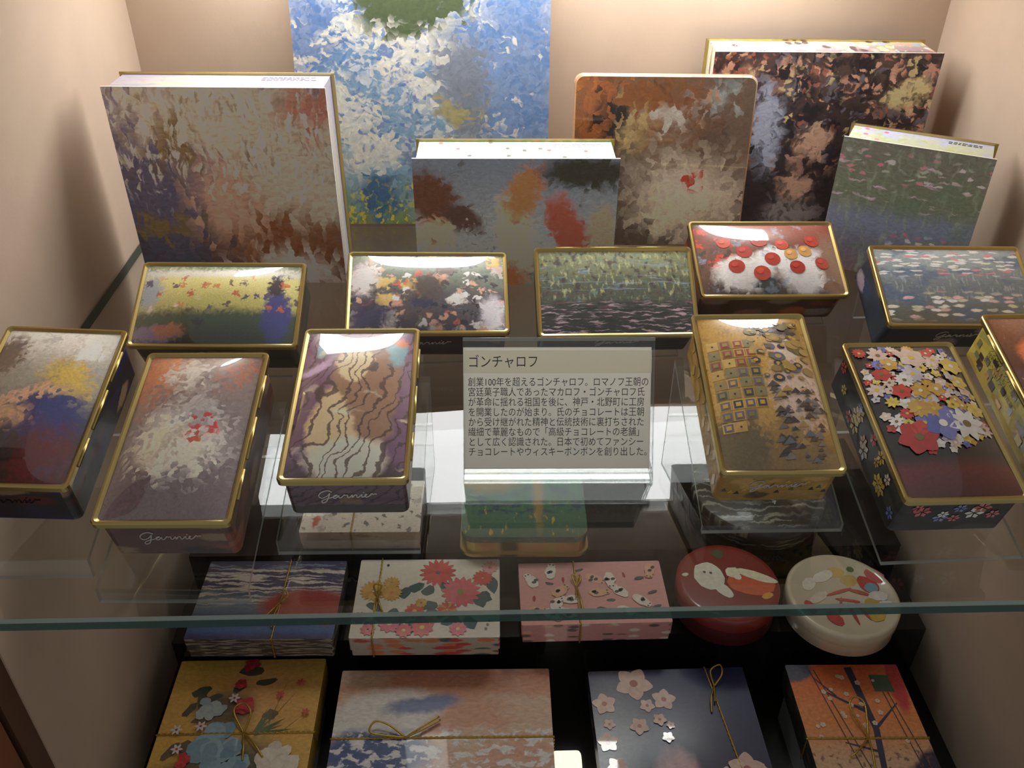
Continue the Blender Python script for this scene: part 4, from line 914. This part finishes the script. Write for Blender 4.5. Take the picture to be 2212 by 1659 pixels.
cord_box('gift_box', -1.759, 4.918, -5.715, -.019, 1.13, .806, .212, tR, sR, 'flat navy and dark red box tied with gold cord on the lower level', ('y2', (.1, .1)),
         [[(.1, -.05, .0), (.06, -.16, .03), (-.02, -.24, .0)], [(.1, -.05), (.085, -.2, .02), (.08, -.3)], [(.1, -.05), (.13, .02, .05), (.16, -.02, .04), (.1, -.05)]])
cord_box('gift_box', -.498, 4.903, -5.715, -.015, 1.154, .814, .212, tS, sS, 'flat ivory box with red and yellow chrysanthemums and gold cord on the lower level', ('y', -.4), [[(-.4, .0), (-.37, -.1, .03), (-.34, -.17)], [(-.4, 0), (-.41, -.12, .02), (-.4, -.2)], [(-.4, 0), (-.37, .07, .05), (-.43, .07, .05), (-.4, 0)]], mums)
cord_box('gift_box', .83, 4.924, -5.712, .006, 1.178, .649, .21, tT, sT, 'flat pink box printed with little white and black cats on the lower level', ('y', -.13), [[(-.13, .05), (-.16, .14, .03), (-.12, .12, .03), (-.13, .05)], [(-.13, .05), (-.1, .14, .03), (-.09, .1, .03), (-.13, .05)], [(-.13, .05), (-.11, -.1, .02), (-.1, -.2)], [(-.13, .05), (-.14, -.08, .02)]], cats)
cord_box('gift_box', -1.883, 3.976, -6.15, -.003, 1.14, 1.32, .25, tW, sW, 'ochre yellow box with painted blue and white flowers in the lower front left corner', ('x', 0), [[(.06, 0), (-.04, .16, .04), (.02, .22, .05), (.09, .14, .04), (.06, 0)], [(.06, 0), (.09, -.12, .02), (.1, -.22)], [(.06, 0), (.16, -.1, .02), (.24, -.2)]], garden)
cord_box('gift_box', -.36, 3.905, -6.15, -.012, 1.625, 1.2, .25, tX, sX, 'wide peach box with pale and navy patches in the lower front row', ('x', .0), [[(-.27, 0), (-.4, .08, .04), (-.5, .1, .05), (-.52, .02, .03), (-.27, 0)], [(-.27, 0), (-.16, .06, .03), (-.03, .15, .03)], [(-.27, 0), (-.15, .05, .02), (-.02, .13, .02)]])
cord_box('gift_box', 1.385, 3.84, -6.15, .01, 1.23, 1.25, .25, tY, sY, 'glossy navy box with pink blossoms in the lower front row', ('y2', (.43, .31)), [[(.35, .45), (.42, .52, .05), (.42, .6, .06), (.34, .56, .04), (.35, .45)], [(.35, .45), (.3, .34, .02), (.28, .22)], [(.35, .45), (.32, .3, .02)]], blossoms)
cord_box('gift_box', 2.77, 3.84, -6.15, -.02, .89, 1.27, .25, tZ, sZ, 'orange box with dark branch and gold loop in the lower front right corner', ('x', -.02), [[(0, -.02), (-.07, .2, .04), (-.02, .29, .05), (.05, .24, .04), (0, -.02)], [(0, -.02), (-.12, -.14, .02), (-.18, -.17)], [(0, -.02), (-.02, -.16, .02), (-.04, -.3)]], branch)
for a in ((-1.883, 3.976, 1.02, 1.2, .345, 'clear riser under the ochre yellow box'), (-.36, 3.905, 1.5, 1.08, .345, 'clear riser under the wide peach box'), (1.385, 3.84, 1.12, 1.13, .345, 'clear riser under the navy blossom box'), (2.77, 3.84, .8, 1.15, .345, 'clear riser under the orange box')):
    clear_block(*a)
cord_box('gift_box', -1.07, 5.72, -5.462, -.015, 1.0, .64, .2, tAA, sAA, 'flat off-white box with grey ink sketches behind the navy and red box', ('y', -.07), None, None)
# green tin with gilt edge
r = thing('flat_tin', Matrix.Translation(W(.30, 5.72, -5.459)) @ Matrix.Rotation(-.02, 4, 'Z'), 'green and gold tin with rounded corners seen through the shelf below the sign', 'tin')
aBB = art('lid_green_gold', [(0, (62, 96, 72)), (.25, (60, 104, 78)), (1, (62, 104, 84))], [('n', 9, 12, (40, 66, 84), .5, .6, .85, (.3, 1.1, .1)), bl(.2, .85, .26, .2, (128, 110, 58), .4), ('n', 24, 5, (196, 164, 70), .6, .68, .8, (-.1, .5, .1)), bl(.62, .6, .04, .5, (140, 120, 66), .4)], seed=80, warp=.05, rough=.3, coat=.6)
b = MB(); b.prism(rrect(1.08, .88, .12, 7), 0, .03, M['gold']); b.build('base_rim', r)
b = MB(); b.prism(rrect(1.04, .84, .11, 7), .03, .15, aBB, side=M['gold']); b.build('tin_body', r)
b = MB(); b.prism(rrect(1.05, .85, .115, 7), .15, .215, aBB); b.build('lid', r)
# round dark tin with pale streaks
r = thing('round_tin', Matrix.Translation(W(2.37, 5.86, -5.459)), 'dark round box with pale streaks seen through the shelf below the golden tin', 'tin')
b = MB(); b.lathe([(.55, 0), (.56, .01), (.56, .13)], tCC, 48); b.build('tin_body', r)
b = MB(); b.lathe([(.57, .12), (.575, .13), (.575, .2), (.56, .215), (.0001, .216)], tCC, 48, uvtop=True); b.build('lid', r)
# red round tin with cream and orange shapes
mR = plain('red_lacquer', (132, 44, 38), .4, coat=.3); mR2 = plain('dark_red_lacquer', (84, 30, 28), .45, coat=.2)
r = thing('round_tin', Matrix.Translation(W(1.91, 4.921, -5.71)), 'dark red round tin with cream and orange shapes on its lid', 'tin')
b = MB(); b.lathe([(.39, 0), (.4, .01), (.4, .2)], mR2, 48); b.build('tin_body', r)
b = MB(); b.lathe([(.408, .17), (.413, .18), (.413, .29), (.404, .305), (.36, .31), (.0001, .31)], mR, 48)
z = lambda x, y: .31
blob(b, -.14, .06, .12, .15, .15, (226, 222, 204), z, .001, 20, .05, 3, .2); blob(b, -.06, -.08, .05, .11, .6, (226, 222, 204), z, .0014, 12, .05, 4, .2); blob(b, .18, -.03, .19, .12, -.15, (206, 92, 52), z, .001, 24, .04, 5, .2)
blob(b, .24, .05, .17, .045, -.45, (228, 220, 188), z, .002, 18, .05, 6, .2); blob(b, .06, .09, .065, .06, 0, (228, 220, 188), z, .0024, 12, .12, 7, .2); blob(b, .09, .04, .03, .03, 0, (232, 226, 200), z, .003, 10, .1, 8, .2)
blob(b, -.02, .3, .05, .05, .7, (72, 88, 58), z, .001, 8, .1, 9, .2); blob(b, -.17, .1, .012, .012, 0, (90, 80, 70), z, .003, 8); blob(b, -.12, .09, .012, .012, 0, (90, 80, 70), z, .003, 8)
blob(b, .28, -.16, .05, .03, .4, (222, 160, 60), z, .002, 9, .1, 10, .2); blob(b, -.33, .08, .025, .02, 0, (226, 214, 190), z, .001, 8, .2, 2, .2)
b.build('lid', r)
# cream round tin with painted sweets
mV = plain('cream_enamel', (206, 194, 168), .35, coat=.5)
r = thing('round_tin', Matrix.Translation(W(2.83, 4.83, -5.71)), 'cream round tin with painted sweets on its lid by the right wall', 'tin')
b = MB(); b.lathe([(.42, 0), (.435, .012), (.435, .16)], mV, 56); blob(b, 0, 0, .01, .01, 0, (150, 80, 70), lambda x, y: .1, 0, 6); b.build('tin_body', r)
b = MB(); b.lathe([(.438, .12), (.444, .13), (.444, .22), (.43, .236), (.405, .236), (.395, .225), (.0001, .225)], mV, 56)
z = lambda x, y: .225
sw = [(.02, .24, .07, .06, 0, (214, 184, 110)), (.1, .15, .075, .06, .4, (206, 176, 104)), (.24, .1, .075, .1, .35, (196, 76, 70)), (.255, .07, .06, .05, .35, (126, 164, 182)), (.33, .2, .07, .09, .5, (206, 110, 104)), (.15, .27, .03, .03, 0, (96, 120, 76)), (-.1, .2, .1, .05, .5, (226, 218, 204)), (-.24, .12, .08, .05, 1, (222, 212, 198)),
      (-.2, -.02, .1, .04, .6, (214, 202, 184)), (.2, -.16, .09, .12, -.3, (196, 164, 76)), (.31, -.12, .07, .05, .2, (228, 224, 214)), (.28, -.02, .08, .05, 0, (228, 224, 218)), (-.14, -.24, .05, .08, .6, (180, 64, 62)), (-.02, .03, .12, .016, .3, (196, 90, 76)), (.02, -.06, .1, .014, -.2, (190, 80, 70)), (.02, -.2, .014, .11, .1, (176, 60, 58)), (.1, -.16, .014, .11, .35, (186, 70, 62)), (-.06, -.12, .012, .1, -.4, (176, 90, 80)), (-.3, -.12, .04, .07, .2, (180, 70, 66)), (.14, .02, .02, .08, 1.2, (188, 96, 80))]
for i, (x, y, a, c_, ro, col) in enumerate(sw): blob(b, x, y, a, c_, ro, col, z, .001 + i * .0003, 16, .08, i, .4)
b.build('lid', r)
# small lit lamp head between the boxes
r = thing('spot_lamp', Matrix.Translation(W(.575, 3.93, ZF + .001)), 'small white glowing cylinder between the peach and navy boxes', 'lamp')
b = MB(); b.box(-.08, .08, -.07, .07, 0, .03, M['metal']); b.build('lamp_base', r)
b = MB(); b.lathe([(.0001, -.112), (.1, -.11), (.116, -.098), (.12, -.08), (.12, .08), (.116, .098), (.1, .11), (.0001, .112)], M['lampwhite'], 40)
b.v = [(v[2], v[1], v[0] + .145) for v in b.v]; b.f = [f[::-1] for f in b.f]; b.build('lamp_head', r)
